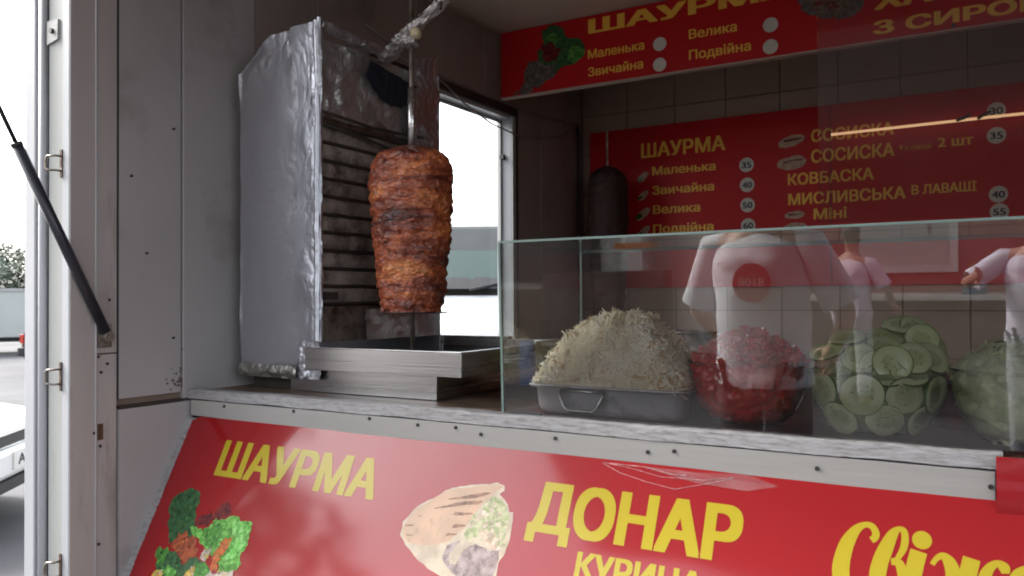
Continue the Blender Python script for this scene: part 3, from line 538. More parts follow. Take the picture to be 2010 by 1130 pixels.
# outer casing: front, top, back and left skins, foil creases stronger towards the lip
def outer(u, v):       # u round the profile left-back .. front .. ; v height
    x = GX0+u*(GX1-GX0); z = GZ0+v*(GZ1-GZ0)
    top = GZ1-.085*max(0, 1-u/.42)**1.3-.012*(1-u); z = GZ0+v*(top-GZ0)
    edge_ = max(0, (u-.55)/.45)**1.5+.45*max(0, (v-.86)/.14)+.45*max(0, (.05-v)/.05)+.35*max(0, (.03-u)/.03)
    q = (x, GY0, z); return (x, GY0-crump(q, .25+2.4*min(edge_, 1))+.002, z)
cs = MB().grid(outer, 70, 170)
cs.build('front_casing', [M['casing']], G, smooth=False)
def lip(u, v):      # crumpled foil folded round the front-right edge and on the casing beside it
    x = GX1-.098+u*.104; z = -.105+v*(GZ1+.105)
    wv = .5+.5*noise.noise(Vector((z*5, 1, 2)))
    q = (x, GY0, z); fade = min(1, u/.7)
    x2 = x+(1-u)*(.062*(wv-.2)); r_ = .006*math.sin(min(1, max(0, (u-.82)/.18))*PI)
    return (x2, GY0-.004-.003*fade-crump(q, 1.1*fade)-r_, z+.002*noise.noise(Vector((x*30, z*20, 5))))
MB().grid(lip, 34, 200).build('edge_foil', M['foil'], G, smooth=False)
def roll_(u, v):
    z = -.108+u*(GZ1+.118); a = v*2*PI; r_ = .0085+.0018*noise.noise(Vector((z*30, math.cos(a)*1.5, math.sin(a)*1.5)))+.0010*noise.noise(Vector((z*90, a, 0)))
    return (GX1-.002+r_*math.cos(a), GY0+.002+r_*math.sin(a)*.8, z)
MB().grid(roll_, 260, 12).build('edge_roll', M['foil'], G, smooth=False)
def toproll(u, v):
    t = u; a = v*2*PI; r_ = .013+.006*noise.noise(Vector((t*18, math.cos(a)*1.2, math.sin(a)*1.2)))
    return (GX1-.004+r_*math.cos(a)*1.1, GY0+.0+t*.30, GZ1-.004+r_*math.sin(a)-.012*t)
MB().grid(toproll, 90, 12).build('top_foil', M['foil'], G, smooth=False)
def footfoil(u, v):
    z = GZ0+.004+u*.10; a = v*2*PI; r_ = .020-.006*u+.006*noise.noise(Vector((z*35, math.cos(a)*1.4, math.sin(a)*1.4)))+.003*noise.noise(Vector((z*110, a*2, 0)))
    return (-1.545+.01*u+r_*1.25*math.cos(a), GY0+.004+r_*.5*math.sin(a), z)
MB().grid(footfoil, 50, 26).build('foot_foil', M['foil'], G, smooth=False)
def hem(u, v):
    x = GX0+u*(.22); z = GZ0-.001+v*.035; q = (x, 1.5, z)
    return (x, GY0-.004-crump(q, 2.5)*(.4+u)-.004*math.sin(v*PI), z)
MB().grid(hem, 60, 12).build('bottom_foil', M['foil_dark'], G, smooth=False)
BX(GX0, GX0+.004, GY0+.004, GY1, GZ0, GZ1-.09).build('side_casing', M['casing'], G)
BX(GX0+.004, GX1, GY1-.004, GY1, GZ0, GZ1-.02).build('back_casing', M['casing'], G)
BX(GX0+.05, GX1-.09, GY0+.01, GY1-.005, GZ1-.06, GZ1-.05).build('top_casing', M['soot'], G)
BX(GX0+.004, GX1-.004, GY0+.006, GY1-.004, GZ0, GZ0+.004).build('bottom_casing', M['soot'], G)
BX(GX1-.045, GX1-.002, GY0+.006, GY0+.009, -.11, .69).build('side_lip', M['steel_dull'], G)
# burner side, facing the meat
BX(GX1-.05, GX1-.046, GY0+.009, GY1-.005, -.11, .66).build('burner_backing', M['steel_dull'], G)
BX(GX1-.046, GX1-.030, GY0+.010, GY0+.030, -.02, .50).build('burner_rail', M['rust'], G)
zc = [-.012+.0475*k for k in range(11)]
for k in range(10):
    z0, z1 = zc[k]+.004, zc[k+1]-.004
    def pl(u, v, z0=z0, z1=z1, k=k):
        y = GY0+.03+u*.415; z = z0+v*(z1-z0); q = (k*3, y, z)
        return (GX1-.036+.004*math.sin(v*PI)+.0025*nz(q, 14), y, z+.003*nz((y, k*2, 0), 9))
    MB().grid(pl, 26, 4).build('burner_plate', M['ceramic'], G)
for k in range(11):
    MB().tube([(GX1-.034+.002*nz((j, k, 0), .9), GY0+.032+j*.041, zc[k]+.0025*nz((j*.7, k*2, 3), .9)) for j in range(11)], .0054, 6).build('burner_grate', M['soot'], G)
# heating loops above the plates
MB().tube([(GX1-.03, GY0+.012, .497), (GX1-.016, GY0+.10, .488), (GX1-.010, GY0+.22, .480), (GX1-.004, GY0+.36, .484), (GX1-.004, GY0+.44, .489), (GX1-.004, GY0+.468, .480), (GX1-.004, GY0+.474, .462), (GX1-.004, GY0+.462, .446), (GX1-.006, GY0+.43, .440), (GX1-.010, GY0+.30, .432), (GX1-.02, GY0+.14, .455), (GX1-.03, GY0+.03, .462)], .0045, 8).build('heating_loop', M['soot'], G, smooth=True)
# hood lining: foil folded inside the top, open flue in it
def hood(u, v):
    y = GY0+.012+u*(GY1-GY0-.02); z = .485+v*.205; q = (1, y, z)
    return (GX1-.044+.012*v+crump(q, 3.0), y, z)
MB().grid(hood, 70, 40).build('hood_lining', M['foil_mid'], G, smooth=False)
def farlip(u, v):
    y = GY0+.40+v*.125; z = .12+u*.60; q = (GX1, y, z); cut = .30+.0*z
    return (GX1-.006+crump(q, 3.2)+.004*math.sin(v*PI), y+.004*nz((0, z, 0), 12), z+(.035*v if u > .95 else 0))
MB().grid(farlip, 110, 22).build('side_foil', M['foil'], G, smooth=False)
def lowfoil(u, v):
    y = GY0+.19+u*.33; z = -.112+v*.085; q = (2, y, z)
    return (GX1-.012+crump(q, 2.6), y, z)
MB().grid(lowfoil, 50, 14).build('side_foil', M['foil_mid'], G, smooth=False)
BX(GX1-.03, GX1-.022, GY0+.01, GY0+.50, -.112, -.018).build('apron_plate', M['steel_dull'], G)
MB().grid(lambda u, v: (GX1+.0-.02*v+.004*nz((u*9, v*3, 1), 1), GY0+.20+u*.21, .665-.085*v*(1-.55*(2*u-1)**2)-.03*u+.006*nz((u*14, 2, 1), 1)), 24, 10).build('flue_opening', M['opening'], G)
MB().box(GX1-.034, GX1-.016, GY0+.035, GY0+.085, .0, .02).build('gas_nozzle', M['soot'], G)
# drip tray (outer) with the base box under it
TX0, TX1, TY0, TY1, TZ0, TZ1 = -1.528, -1.041, 1.525, 2.10, -.180, -.125
tr = MB().box(TX0, TX1, TY0, TY0+.003, TZ0, TZ1).box(TX1-.003, TX1, TY0+.003, TY1-.003, TZ0, TZ1).box(TX0, TX1, TY1-.003, TY1, TZ0, TZ1+.004)
tr.box(TX0, TX1-.003, TY0+.003, TY1-.003, TZ0, TZ0+.003)
tray = tr.build('drip_tray', M['steel'], G, bevel=.0008)
MB().box(TX0, TX1+.002, TY0-.002, TY0+.010, TZ1+.0005, TZ1+.0035).box(TX1-.010, TX1+.002, TY0+.010, TY1, TZ1+.0005, TZ1+.0035).build('tray_rim', M['steel'], tray, bevel=.0008)
MB().box(TX0+.02, -1.24, 2.06, 2.09, -.176, -.112).build('tray_baffle', M['steel'], tray)
BX(-1.60, -1.125, 1.546, 2.03, -.2385, -.1805).build('base_box', M['steel'], G, bevel=.001)
MB().box(GX0+.02, GX1-.1, 1.56, 2.03, -.2385, GZ0-.0005).build('foot_plinth', M['soot'], G)
# foil wrapped arm that holds the spit, and its knob
def arm(path, r0, name, m_, n=60, amp=.006):
    P_ = [Vector(p) for p in path]
    def fn(u, v):
        t = u*(len(P_)-1); i = min(int(t), len(P_)-2); p = P_[i].lerp(P_[i+1], t-i); d = (P_[i+1]-P_[i]).normalized()
        s_ = d.cross(Vector((0, 0, 1))).normalized(); w_ = s_.cross(d); a = v*2*PI
        r_ = r0*(1 if 0 < u < 1 else .2)+amp*noise.noise(p*30+Vector((math.cos(a), math.sin(a), 0))*1.3)+amp*.5*noise.noise(p*120+Vector((a, 0, 0)))
        return p+s_*math.cos(a)*r_+w_*math.sin(a)*r_*.8
    return MB().grid(fn, n, 16).build(name, m_, G, smooth=False)
arm([(-1.50, 1.80, .690), (-1.42, 1.74, .672), (-1.335, 1.67, .672), (-1.275, 1.63, .678), (-1.215, 1.63, .706), (-1.150, 1.63, .744)], .017, 'support_arm', M['foil_mid'], 110, .012)
arm([(-1.30, 1.645, .676), (-1.262, 1.63, .668), (-1.258, 1.625, .640)], .017, 'arm_foil_wrap', M['foil_mid'], 40, .014)
MB().tube([(-1.16, 1.62, .735), (-1.155, 1.61, .71)], .004).build('arm_clip', M['soot'], G)
kb = MB(); kb.tube([(-1.240, 1.628, .667), (-1.228, 1.604, .663), (-1.224, 1.596, .662)], [.012, .014, .008], 16).build('clamp_knob', M['knob'], G, smooth=True)

# ---------------------------------------------------------------- meat on its spit
SX, SY = -1.262, 1.632
SP = thing('kebab_spit', 'tall roasted meat kebab on a steel spit beside the foil wrapped grill', 'kebab', (SX, SY, -.165))
MB().tube([(SX, SY, -.176), (SX, SY, 1.0)], .0062, 12).build('spit_rod', M['steel_dull'], SP, smooth=True)
MB().tube([(SX, SY, .36), (SX, SY, .536), (SX, SY, .5365)], [.0105, .0105, .008], 16).build('spit_sleeve', M['steel'], SP, smooth=True)
MB().lathe([(.006, -.036), (.078, -.036), (.080, -.034), (.078, -.032), (.006, -.032)], SX, SY, 40).build('spit_disc', M['soot'], SP)
BX(SX+.055, SX+.105, SY-.004, SY+.004, -.035, -.031).build('disc_pin', M['rust'], SP)
prof = [(-.032, .073), (-.015, .078), (.02, .082), (.08, .088), (.14, .094), (.20, .0985), (.25, .1025), (.30, .102), (.33, .100), (.352, .094), (.366, .080), (.376, .058), (.384, .034), (.388, .012)]
def prf(z):
    for (a, ra), (b, rb) in zip(prof, prof[1:]):
        if z <= b: t = (z-a)/(b-a); return ra+(rb-ra)*t
    return .012
def meat(u, v, o=0, pr=prf):
    a = v*2*PI; z = -.032+.420*u; ca, sa = math.cos(a), math.sin(a)
    zz = z+.012*noise.noise(Vector((ca*1.4, sa*1.4, z*4+o)))+.005*noise.noise(Vector((ca*4, sa*4, z*9+o)))
    r_ = pr(z)
    lay = zz/.0265; i = math.floor(lay); fr = lay-i
    j1 = noise.noise(Vector((i*7.3+o, ca*1.2, sa*1.2))); j2 = noise.noise(Vector((i*3.1, ca*3.4+o, sa*3.4)))
    prfl = (1-abs(2*fr-1)**2.2)
    amp = min(1, r_/.05)
    d = amp*(.0052*j1+.0046*j2+.0034*(prfl-.6)+.0046*noise.noise(Vector((ca*2.2, sa*2.2, z*17+o)))+.0034*noise.noise(Vector((ca*6, sa*6, z*70+o)))+.0022*noise.noise(Vector((ca*14, sa*14, z*170+o)))+.0012*noise.noise(Vector((ca*30, sa*30, z*330+o))))
    return Vector(((r_+d)*ca, (r_+d)*sa, z))
mm = bpy.data.materials.new('roast_meat'); mm.use_nodes = True
def meatmat(m, cols, cz=14):
    L = m.node_tree.links; p = m.node_tree.nodes['Principled BSDF']
    tc = _n(m, 'ShaderNodeTexCoord'); mp = _n(m, 'ShaderNodeMapping'); mp.inputs['Scale'].default_value = (1, 1, 3.0); L.new(tc.outputs['Object'], mp.inputs[0])
    a = _n(m, 'ShaderNodeTexNoise'); a.inputs['Scale'].default_value = cz; a.inputs['Detail'].default_value = 9; a.inputs['Roughness'].default_value = .65; a.inputs['Distortion'].default_value = .6
    L.new(mp.outputs[0], a.inputs['Vector']); r = _n(m, 'ShaderNodeValToRGB'); e = r.color_ramp.elements
    for k, (pos, c_) in enumerate(cols):
        q = e[k] if k < 2 else e.new(pos); q.position = pos; q.color = (*c_, 1)
    L.new(a.outputs['Fac'], r.inputs[0])
    b = _n(m, 'ShaderNodeTexNoise'); b.inputs['Scale'].default_value = 70; b.inputs['Detail'].default_value = 6; L.new(mp.outputs[0], b.inputs['Vector'])
    mr = _n(m, 'ShaderNodeMapRange'); mr.inputs[1].default_value = .35; mr.inputs[2].default_value = .7; mr.inputs[3].default_value = .55; mr.inputs[4].default_value = 1.3; L.new(b.outputs['Fac'], mr.inputs[0])
    mu = _n(m, 'ShaderNodeVectorMath', operation='SCALE'); L.new(r.outputs[0], mu.inputs[0]); L.new(mr.outputs[0], mu.inputs['Scale'])
    L.new(mu.outputs[0], p.inputs['Base Color']); p.inputs['Roughness'].default_value = .42; p.inputs['Coat Weight'].default_value = .25; p.inputs['Coat Roughness'].default_value = .25
    bu = _n(m, 'ShaderNodeBump'); bu.inputs['Strength'].default_value = .6; bu.inputs['Distance'].default_value = .006; L.new(b.outputs['Fac'], bu.inputs['Height']); L.new(bu.outputs[0], p.inputs['Normal'])
meatmat(mm, [(.30, (.045, .009, .006)), (.74, (.60, .24, .06)), (.41, (.14, .028, .013)), (.50, (.30, .064, .022)), (.60, (.46, .13, .038))], 7.5)
me_ = MB().grid(lambda u, v: Vector((SX, SY, 0))+meat(u, v), 330, 240)
me_.build('meat', mm, SP, smooth=True)
# scraps sticking out of the stack
scr = MB()
for k in range(70):
    a = random.random()*2*PI; z = random.uniform(-.03, .37); r_ = prf(z)-.003
    t = Vector((-math.sin(a), math.cos(a), 0)); n_ = Vector((math.cos(a), math.sin(a), 0)); c_ = Vector((SX, SY, z))+n_*r_
    w_ = random.uniform(.008, .02); h_ = random.uniform(.002, .005); o_ = random.uniform(.003, .007); tl = random.uniform(-.006, .006)
    pts = [c_-t*w_+Vector((0, 0, -h_-tl)), c_+t*w_+Vector((0, 0, -h_+tl)), c_+t*w_*.7+n_*o_+Vector((0, 0, -h_+tl)), c_-t*w_*.7+n_*o_*random.uniform(.4, 1)+Vector((0, 0, -h_-tl))]
    scr.hexa(pts+[p+Vector((0, 0, 2*h_)) for p in pts])
scr.build('meat_scraps', mm, SP, kind='stuff', bevel=.0012)
# second, unlit stack deeper inside
D2 = thing('kebab_spit', 'second dark meat kebab standing at the back wall beside the red menu board', 'kebab', (-1.575, 3.55, -.1))
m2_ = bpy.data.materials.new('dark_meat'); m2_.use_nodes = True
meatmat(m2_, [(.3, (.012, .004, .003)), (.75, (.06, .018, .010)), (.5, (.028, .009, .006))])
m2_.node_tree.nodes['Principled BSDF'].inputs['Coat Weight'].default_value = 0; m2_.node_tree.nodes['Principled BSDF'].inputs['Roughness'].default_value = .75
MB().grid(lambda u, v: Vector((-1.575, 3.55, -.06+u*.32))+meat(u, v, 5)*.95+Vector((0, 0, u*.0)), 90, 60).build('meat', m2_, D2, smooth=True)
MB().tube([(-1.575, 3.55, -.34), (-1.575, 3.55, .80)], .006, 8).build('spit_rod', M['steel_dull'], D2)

# ---------------------------------------------------------------- cables on the end wall
cb = MB().tube([(-1.822, 2.30, .87), (-1.820, 2.552, .838), (-1.820, 2.70, .785), (-1.820, 2.90, .742), (-1.820, 3.139, .728), (-1.820, 3.33, .752), (-1.820, 3.55, .80), (-1.820, 3.69, .862), (-1.820, 3.72, .87)], .0036, 6)
tag(cb.build('thin_cable', M['wire'], smooth=True), 'thin sagging wire looping across the bright side window', 'cable')
cb = MB().tube([(-1.818, 3.72, .88), (-1.816, 3.737, .84), (-1.816, 3.731, .6), (-1.816, 3.728, .3), (-1.816, 3.735, -.2)], .0085, 8)
tag(cb.build('thick_cable', M['cable'], smooth=True), 'thick black cable running down the back corner of the wall', 'cable')
cb = MB().tube([(-1.820, 2.10, .93), (-1.820, 2.50, .862), (-1.820, 2.9, .852), (-1.820, 3.1, .858), (-1.820, 3.3, .85), (-1.79, 3.7, .88)], .0035, 6)
tag(cb.build('thin_cable', M['wire'], smooth=True), 'thin wire stretched along the top frame of the side window', 'cable')

# ---------------------------------------------------------------- gas strut of the hatch
GS = thing('gas_strut', 'black gas strut slanting up from the corner post to the hatch', 'gas strut', (-1.81, 1.167, -.09))
a = Vector((-1.812, 1.167, -.085)); b = Vector((-1.812, .53, 1.20)); d = (b-a).normalized()
MB().tube([a+d*.012, a+d*.47], .0118, 18).build('cylinder', M['black'], GS, smooth=True)
MB().tube([a+d*.47, a+d*.478, a+d*.479], [.0125, .0125, .006], 18).build('collar', M['black'], GS, smooth=True)
MB().tube([a+d*.479, b], .0048, 12).build('rod', M['black'], GS, smooth=True)
MB().tube([a-Vector((.014, 0, 0)), a+Vector((.009, 0, 0))], .013, 18).tube([a+Vector((.009, 0, 0)), a+Vector((.014, 0, 0))], .007, 6).build('ball_joint', M['steel_dull'], GS, bevel=.001)
BX(-1.8268, -1.824, 1.150, 1.185, -.112, -.055).build('bracket', M['steel_dull'], GS)
BX(-1.83, -1.80, .515, .545, 1.195, 1.205).build('bracket', M['steel_dull'], GS)

# ---------------------------------------------------------------- glass display case
DC = thing('display_case', 'glass display case on the counter in front of the salad bowls', 'display case', (.4, 1.6, -.233))
TI = math.tan(R(2)); zt, zb = .113, -.2322; yb_ = 1.4165; yt_ = yb_-(zt-zb)*TI
fx0, fx1 = -.862, 1.65
MB().face([(fx0, yb_, zb), (fx1, yb_, zb), (fx1, yt_, zt), (fx0, yt_, zt)]).build('front_pane', M['pane'], DC)
th = .005
MB().hexa([(fx0, yb_, zb), (fx0-th, yb_, zb), (fx0-th, yb_+.006, zb), (fx0, yb_+.006, zb), (fx0, yt_, zt), (fx0-th, yt_, zt), (fx0-th, yt_+.006, zt), (fx0, yt_+.006, zt)]).build('pane_edge', M['glass_edge'], DC)
MB().hexa([(fx0-th, yt_, zt+.0002), (fx1, yt_, zt+.0002), (fx1, yt_+.004, zt+.0002), (fx0-th, yt_+.004, zt+.0002), (fx0-th, yt_, zt+.0045), (fx1, yt_, zt+.0045), (fx1, yt_+.004, zt+.0045), (fx0-th, yt_+.004, zt+.0045)]).build('pane_edge', M['glass_edge'], DC)
MB().face([(fx0-.002, yb_, zb), (fx0-.002, 1.785, zb), (fx0-.002, 1.785, zt), (fx0-.002, yt_, zt)]).build('side_pane', M['pane_side'], DC)
MB().box(fx0-th, fx0, 1.785, 1.791, zb, zt).build('pane_edge', M['glass_edge'], DC)
MB().face([(fx0-th, yt_+.004, zt+.001), (fx1, yt_+.004, zt+.001), (fx1, 1.79, zt+.001), (fx0-th, 1.79, zt+.001)]).build('top_pane', M['pane_side'], DC)
MB().box(fx0-th, fx1, 1.79, 1.795, zt-.003, zt+.004).build('pane_edge', M['glass_edge'], DC)
for z0 in (zb,):
    MB().tube([(-.85, 1.425, -.2318), (-.80, 1.428, -.2300), (-.78, 1.424, -.2315)], .003, 6).build('sealant_smear', M['white_trim'], DC)
# ---------------------------------------------------------------- steel pan of shredded cabbage
M['pan'] = mat('pan_metal', (.66, .64, .66), (.56, .54, .56), .42, metal=.4, scale=10, dirt=(.3, .27, .26), dscale=20, damt=.36, dsharp=.12, rvar=.08)
PN = thing('steel_pan', 'rectangular steel pan with a folding handle holding shredded cabbage', 'pan', (-.665, 1.58, -.237))
px0, px1, py0, py1, pz0, pz1 = -.828, -.497, 1.462, 1.72, -.236, -.176
def rrect(x0, x1, y0, y1, r_, n=6):
    out_ = []
    for cx, cy, a0 in ((x1-r_, y1-r_, 0), (x0+r_, y1-r_, PI/2), (x0+r_, y0+r_, PI), (x1-r_, y0+r_, 1.5*PI)):
        out_ += [(cx+r_*math.cos(a0+PI/2*k/n), cy+r_*math.sin(a0+PI/2*k/n)) for k in range(n+1)]
    return out_
def loft(loops, cap0=False, cap1=False):
    mb = MB(); n = len(loops[0])
    for l in loops: mb.v += [tuple(p) for p in l]
    for k in range(len(loops)-1):
        for j in range(n): mb.f.append((k*n+j, k*n+(j+1) % n, (k+1)*n+(j+1) % n, (k+1)*n+j)); mb.m.append(0)
    if cap0: mb.f.append(tuple(reversed(range(n)))); mb.m.append(0)
    if cap1: mb.f.append(tuple((len(loops)-1)*n+j for j in range(n))); mb.m.append(0)
    return mb
def L_(i, z, r_=.03): return [(x, y, z) for x, y in rrect(px0+i, px1-i, py0+i, py1-i, r_)]
loft([L_(.020, pz0), L_(.012, pz0+.004), L_(.007, pz0+.015), L_(.003, pz1), L_(.0, pz1+.001), L_(-.008, pz1), L_(-.008, pz1-.003), L_(0, pz1-.004)], cap0=True).build('pan_body', M['pan'], PN, smooth=True)
hx = -.706
MB().tube([(hx-.048, py0-.001, pz1-.010), (hx+.048, py0-.001, pz1-.010)], .0035, 10).build('handle_hinge', M['steel'], PN, smooth=True)
MB().tube([(hx-.046, py0-.003, pz1-.010), (hx-.047, py0-.010, pz1-.018), (hx-.036, py0-.012, pz1-.040), (hx-.028, py0-.013, pz1-.048), (hx+.028, py0-.013, pz1-.048), (hx+.036, py0-.012, pz1-.040), (hx+.047, py0-.010, pz1-.018), (hx+.046, py0-.003, pz1-.010)], .0035, 10).build('handle', M['steel'], PN, smooth=True)
def variant(name, cols, rough=.5, scale=40, sss=.0, trans=0):
    m = mat(name, cols[0], cols[1], rough, scale=scale, spread=.4, dirt=cols[2] if len(cols) > 2 else None, dscale=scale*.3, damt=.45, dsharp=.08, coat=.2, crough=.3)
    return m
cabm = variant('shredded_cabbage', [(.94, .87, .68), (.86, .76, .54), (.94, .90, .78)], .5, 26)
cabo = variant('carrot_tinted_cabbage', [(.66, .40, .16), (.72, .56, .30)], .5, 26)
def strands(mb, n, surf, ln, wd, mis, lift=.004, thick=True):
    for _ in range(n):
        p, nn = surf(); a = random.random()*2*PI
        t = nn.orthogonal().normalized(); t = (t*math.cos(a)+nn.cross(t)*math.sin(a)); t = (t+Vector((0, 0, -.35*random.random()))+nn*random.uniform(-.35, .2)).normalized()
        sd_ = t.cross(nn).normalized(); L0 = random.uniform(*ln); W0 = random.uniform(*wd); cv = random.uniform(-1, 1)*.8; cu = random.uniform(-.6, .9)
        p = p+nn*random.uniform(-.004, lift); prev = None; mi = mis(p)
        K_ = 4
        for k in range(K_+1):
            s_ = k/K_-.5; c_ = p+t*L0*s_+sd_*cv*L0*(s_*s_)+nn*(-cu*L0*s_*s_)
            w_ = W0*(1-.5*abs(2*s_)**3); e1 = c_+sd_*w_; e2 = c_-sd_*w_; e3 = c_+nn*w_*.9
            if prev:
                i = len(mb.v); mb.v += [tuple(q) for q in (prev[0], prev[1], prev[2], e1, e2, e3)]
                for f in ((i, i+3, i+5, i+2), (i+1, i+2, i+5, i+4)): mb.f.append(f); mb.m.append(mi)
            prev = (e1, e2, e3)
hcx, hcy, hz0 = -.664, 1.588, -.178
def hh(x, y):      # heap height
    u = (x-hcx)/.163; v = (y-hcy)/.122; 
    if abs(u) >= 1 or abs(v) >= 1: return 0
    sk = 1-abs(u)**3.4 if u < 0 else 1-abs(u)**2.1
    q = .130*max(0, sk)**.9*(1-abs(v)**2.6)**.6
    return q*(1+.20*nz((x, y, 0), 20)+.16*nz((x, y, 0), 48))
base = MB().grid(lambda u, v: (hcx-.163+u*.326, hcy-.122+v*.244, hz0-.004+hh(hcx-.163+u*.326, hcy-.122+v*.244)*.93), 50, 40)
def surf():
    while True:
        x = random.uniform(hcx-.162, hcx+.162); y = random.uniform(hcy-.121, hcy+.06 if random.random() < .8 else hcy+.121); z = hh(x, y)
        if z <= 0: continue
        e = .004; gx = (hh(x+e, y)-hh(x-e, y))/(2*e); gy = (hh(x, y+e)-hh(x, y-e))/(2*e)
        n_ = Vector((-gx, -gy, 1)); 
        if random.random() > min(1, n_.length/4): continue
        return Vector((x, y, hz0+z)), n_.normalized()
strands(base, 8000, surf, (.012, .034), (.0015, .0029), lambda p: 1 if (p.x > -.58 and random.random() < .12) or random.random() < .02 else 0, .006)
o = base.build('shredded_cabbage', [cabm, cabo], kind='stuff'); tag(o, 'tall heap of pale shredded cabbage piled in the steel pan', 'cabbage')

# ---------------------------------------------------------------- clear plastic bowls
def bowl(cx, cy, rr, zt_, zb_, label):
    B_ = thing('plastic_bowl', label, 'bowl', (cx, cy, zb_), 'clear plastic bowls behind the counter glass')
    H_ = zt_-zb_
    pr_ = [(0.001, zb_+.001), (rr*.52, zb_+.001)]+[(rr*(.52+.48*math.sin(k/10*PI/2)**.9), zb_+.001+H_*(1-math.cos(k/10*PI/2))**.85) for k in range(1, 11)]
    pr_[-1] = (rr, zt_)
    MB().lathe(pr_, cx, cy, 56).build('bowl_shell', M['bowl'], B_, smooth=True)
    MB().tube([(cx+rr*math.cos(2*PI*k/56), cy+rr*math.sin(2*PI*k/56), zt_) for k in range(56)], .0022, 6, closed=True).build('bowl_rim', M['bowl'], B_, smooth=True)
    def rad(z): 
        for (ra, za), (rb, zb2) in zip(pr_[1:], pr_[2:]):
            if z <= zb2: return ra+(rb-ra)*max(0, (z-za)/(zb2-za))
        return rr
    return rad
TB = (-.404, 1.562, .111); CB = (-.183, 1.565, .112); LB = (.046, 1.555, .112)
rt = bowl(*TB, -.122, -.2365, 'clear plastic bowl filled with chopped red tomatoes beside the steel pan')
rc = bowl(*CB, -.133, -.2365, 'clear plastic bowl filled with round cucumber slices')
rl = bowl(*LB, -.120, -.2365, 'clear plastic bowl filled with pale lettuce at the right end')
# tomatoes
tomm = mat('chopped_tomato', (.66, .022, .012), (.52, .014, .010), .3, scale=30, dirt=(.66, .14, .05), dscale=38, damt=.40, dsharp=.08, coat=.6, crough=.12, bump=.3, bscale=60)
tomf = mat('tomato_flesh', (.58, .09, .04), (.40, .03, .015), .3, scale=60, coat=.6, crough=.12)
def fill(cx, cy, rad, zb_, zt_, hgt, shrink=.005, amp=.012, pw=1.5, sx=0):
    def fn(u, v):
        a = v*2*PI
        if u < .5: z = zb_+.004+(zt_-zb_-.004)*(u*2); r_ = rad(z)-shrink
        else:
            t = (u-.5)*2; r_ = (rad(zt_)-shrink)*(1-t); z = zt_+hgt*(1-(1-t)**pw)
        q = Vector((math.cos(a)*r_, math.sin(a)*r_, z)); k = noise.noise(q*30)*amp+noise.noise(q*75)*amp*.5
        k = min(k, shrink*.8) if u < .5 else k
        return (cx+q.x*(1+k/max(r_, .02))+sx*max(0, u-.5), cy+q.y*(1+k/max(r_, .02)), z+(k if u >= .5 else 0))
    return fn
tb = MB().grid(fill(TB[0], TB[1], rt, -.2365, -.125, .055, pw=1.35, sx=.0), 60, 90)
def chunk(mb, p, r_, mi=0, flat=.6):
    q = Matrix.Rotation(random.random()*6, 3, Vector((random.uniform(-1, 1), random.uniform(-1, 1), random.uniform(-1, 1))).normalized())
    n = random.choice((3, 4, 5)); ring = [Vector((r_*math.cos(2*PI*k/n)*random.uniform(.7, 1.1), r_*math.sin(2*PI*k/n)*random.uniform(.7, 1.1), 0)) for k in range(n)]
    h_ = r_*flat*random.uniform(.5, 1); i = len(mb.v)
    mb.v += [tuple(Vector(p)+q@(v_-Vector((0, 0, h_/2)))) for v_ in ring]+[tuple(Vector(p)+q@(v_*.85+Vector((0, 0, h_/2)))) for v_ in ring]
    mb.f.append(tuple(i+k for k in reversed(range(n)))); mb.f.append(tuple(i+n+k for k in range(n))); mb.m += [mi, 1-mi]
    for k in range(n): mb.f.append((i+k, i+(k+1) % n, i+n+(k+1) % n, i+n+k)); mb.m.append(mi)
for _ in range(900):
    a = random.random()*2*PI; s_ = math.sqrt(random.random())
    r_ = s_*.104; z = -.120+.056*(1-(s_)**1.35); chunk(tb, (TB[0]+r_*math.cos(a), TB[1]+r_*math.sin(a), z+random.uniform(-.003, .006)), random.uniform(.006, .013), random.choice((0, 0, 1)))
for _ in range(500):
    a = random.random()*2*PI; z = random.uniform(-.228, -.125); r_ = rt(z)-.011; chunk(tb, (TB[0]+r_*math.cos(a), TB[1]+r_*math.sin(a), z), random.uniform(.006, .010), random.choice((0, 0, 1)))
tag(tb.build('chopped_tomatoes', [tomm, tomf], kind='stuff', bevel=0), 'red chopped tomatoes heaped in the clear bowl beside the cabbage', 'tomatoes')
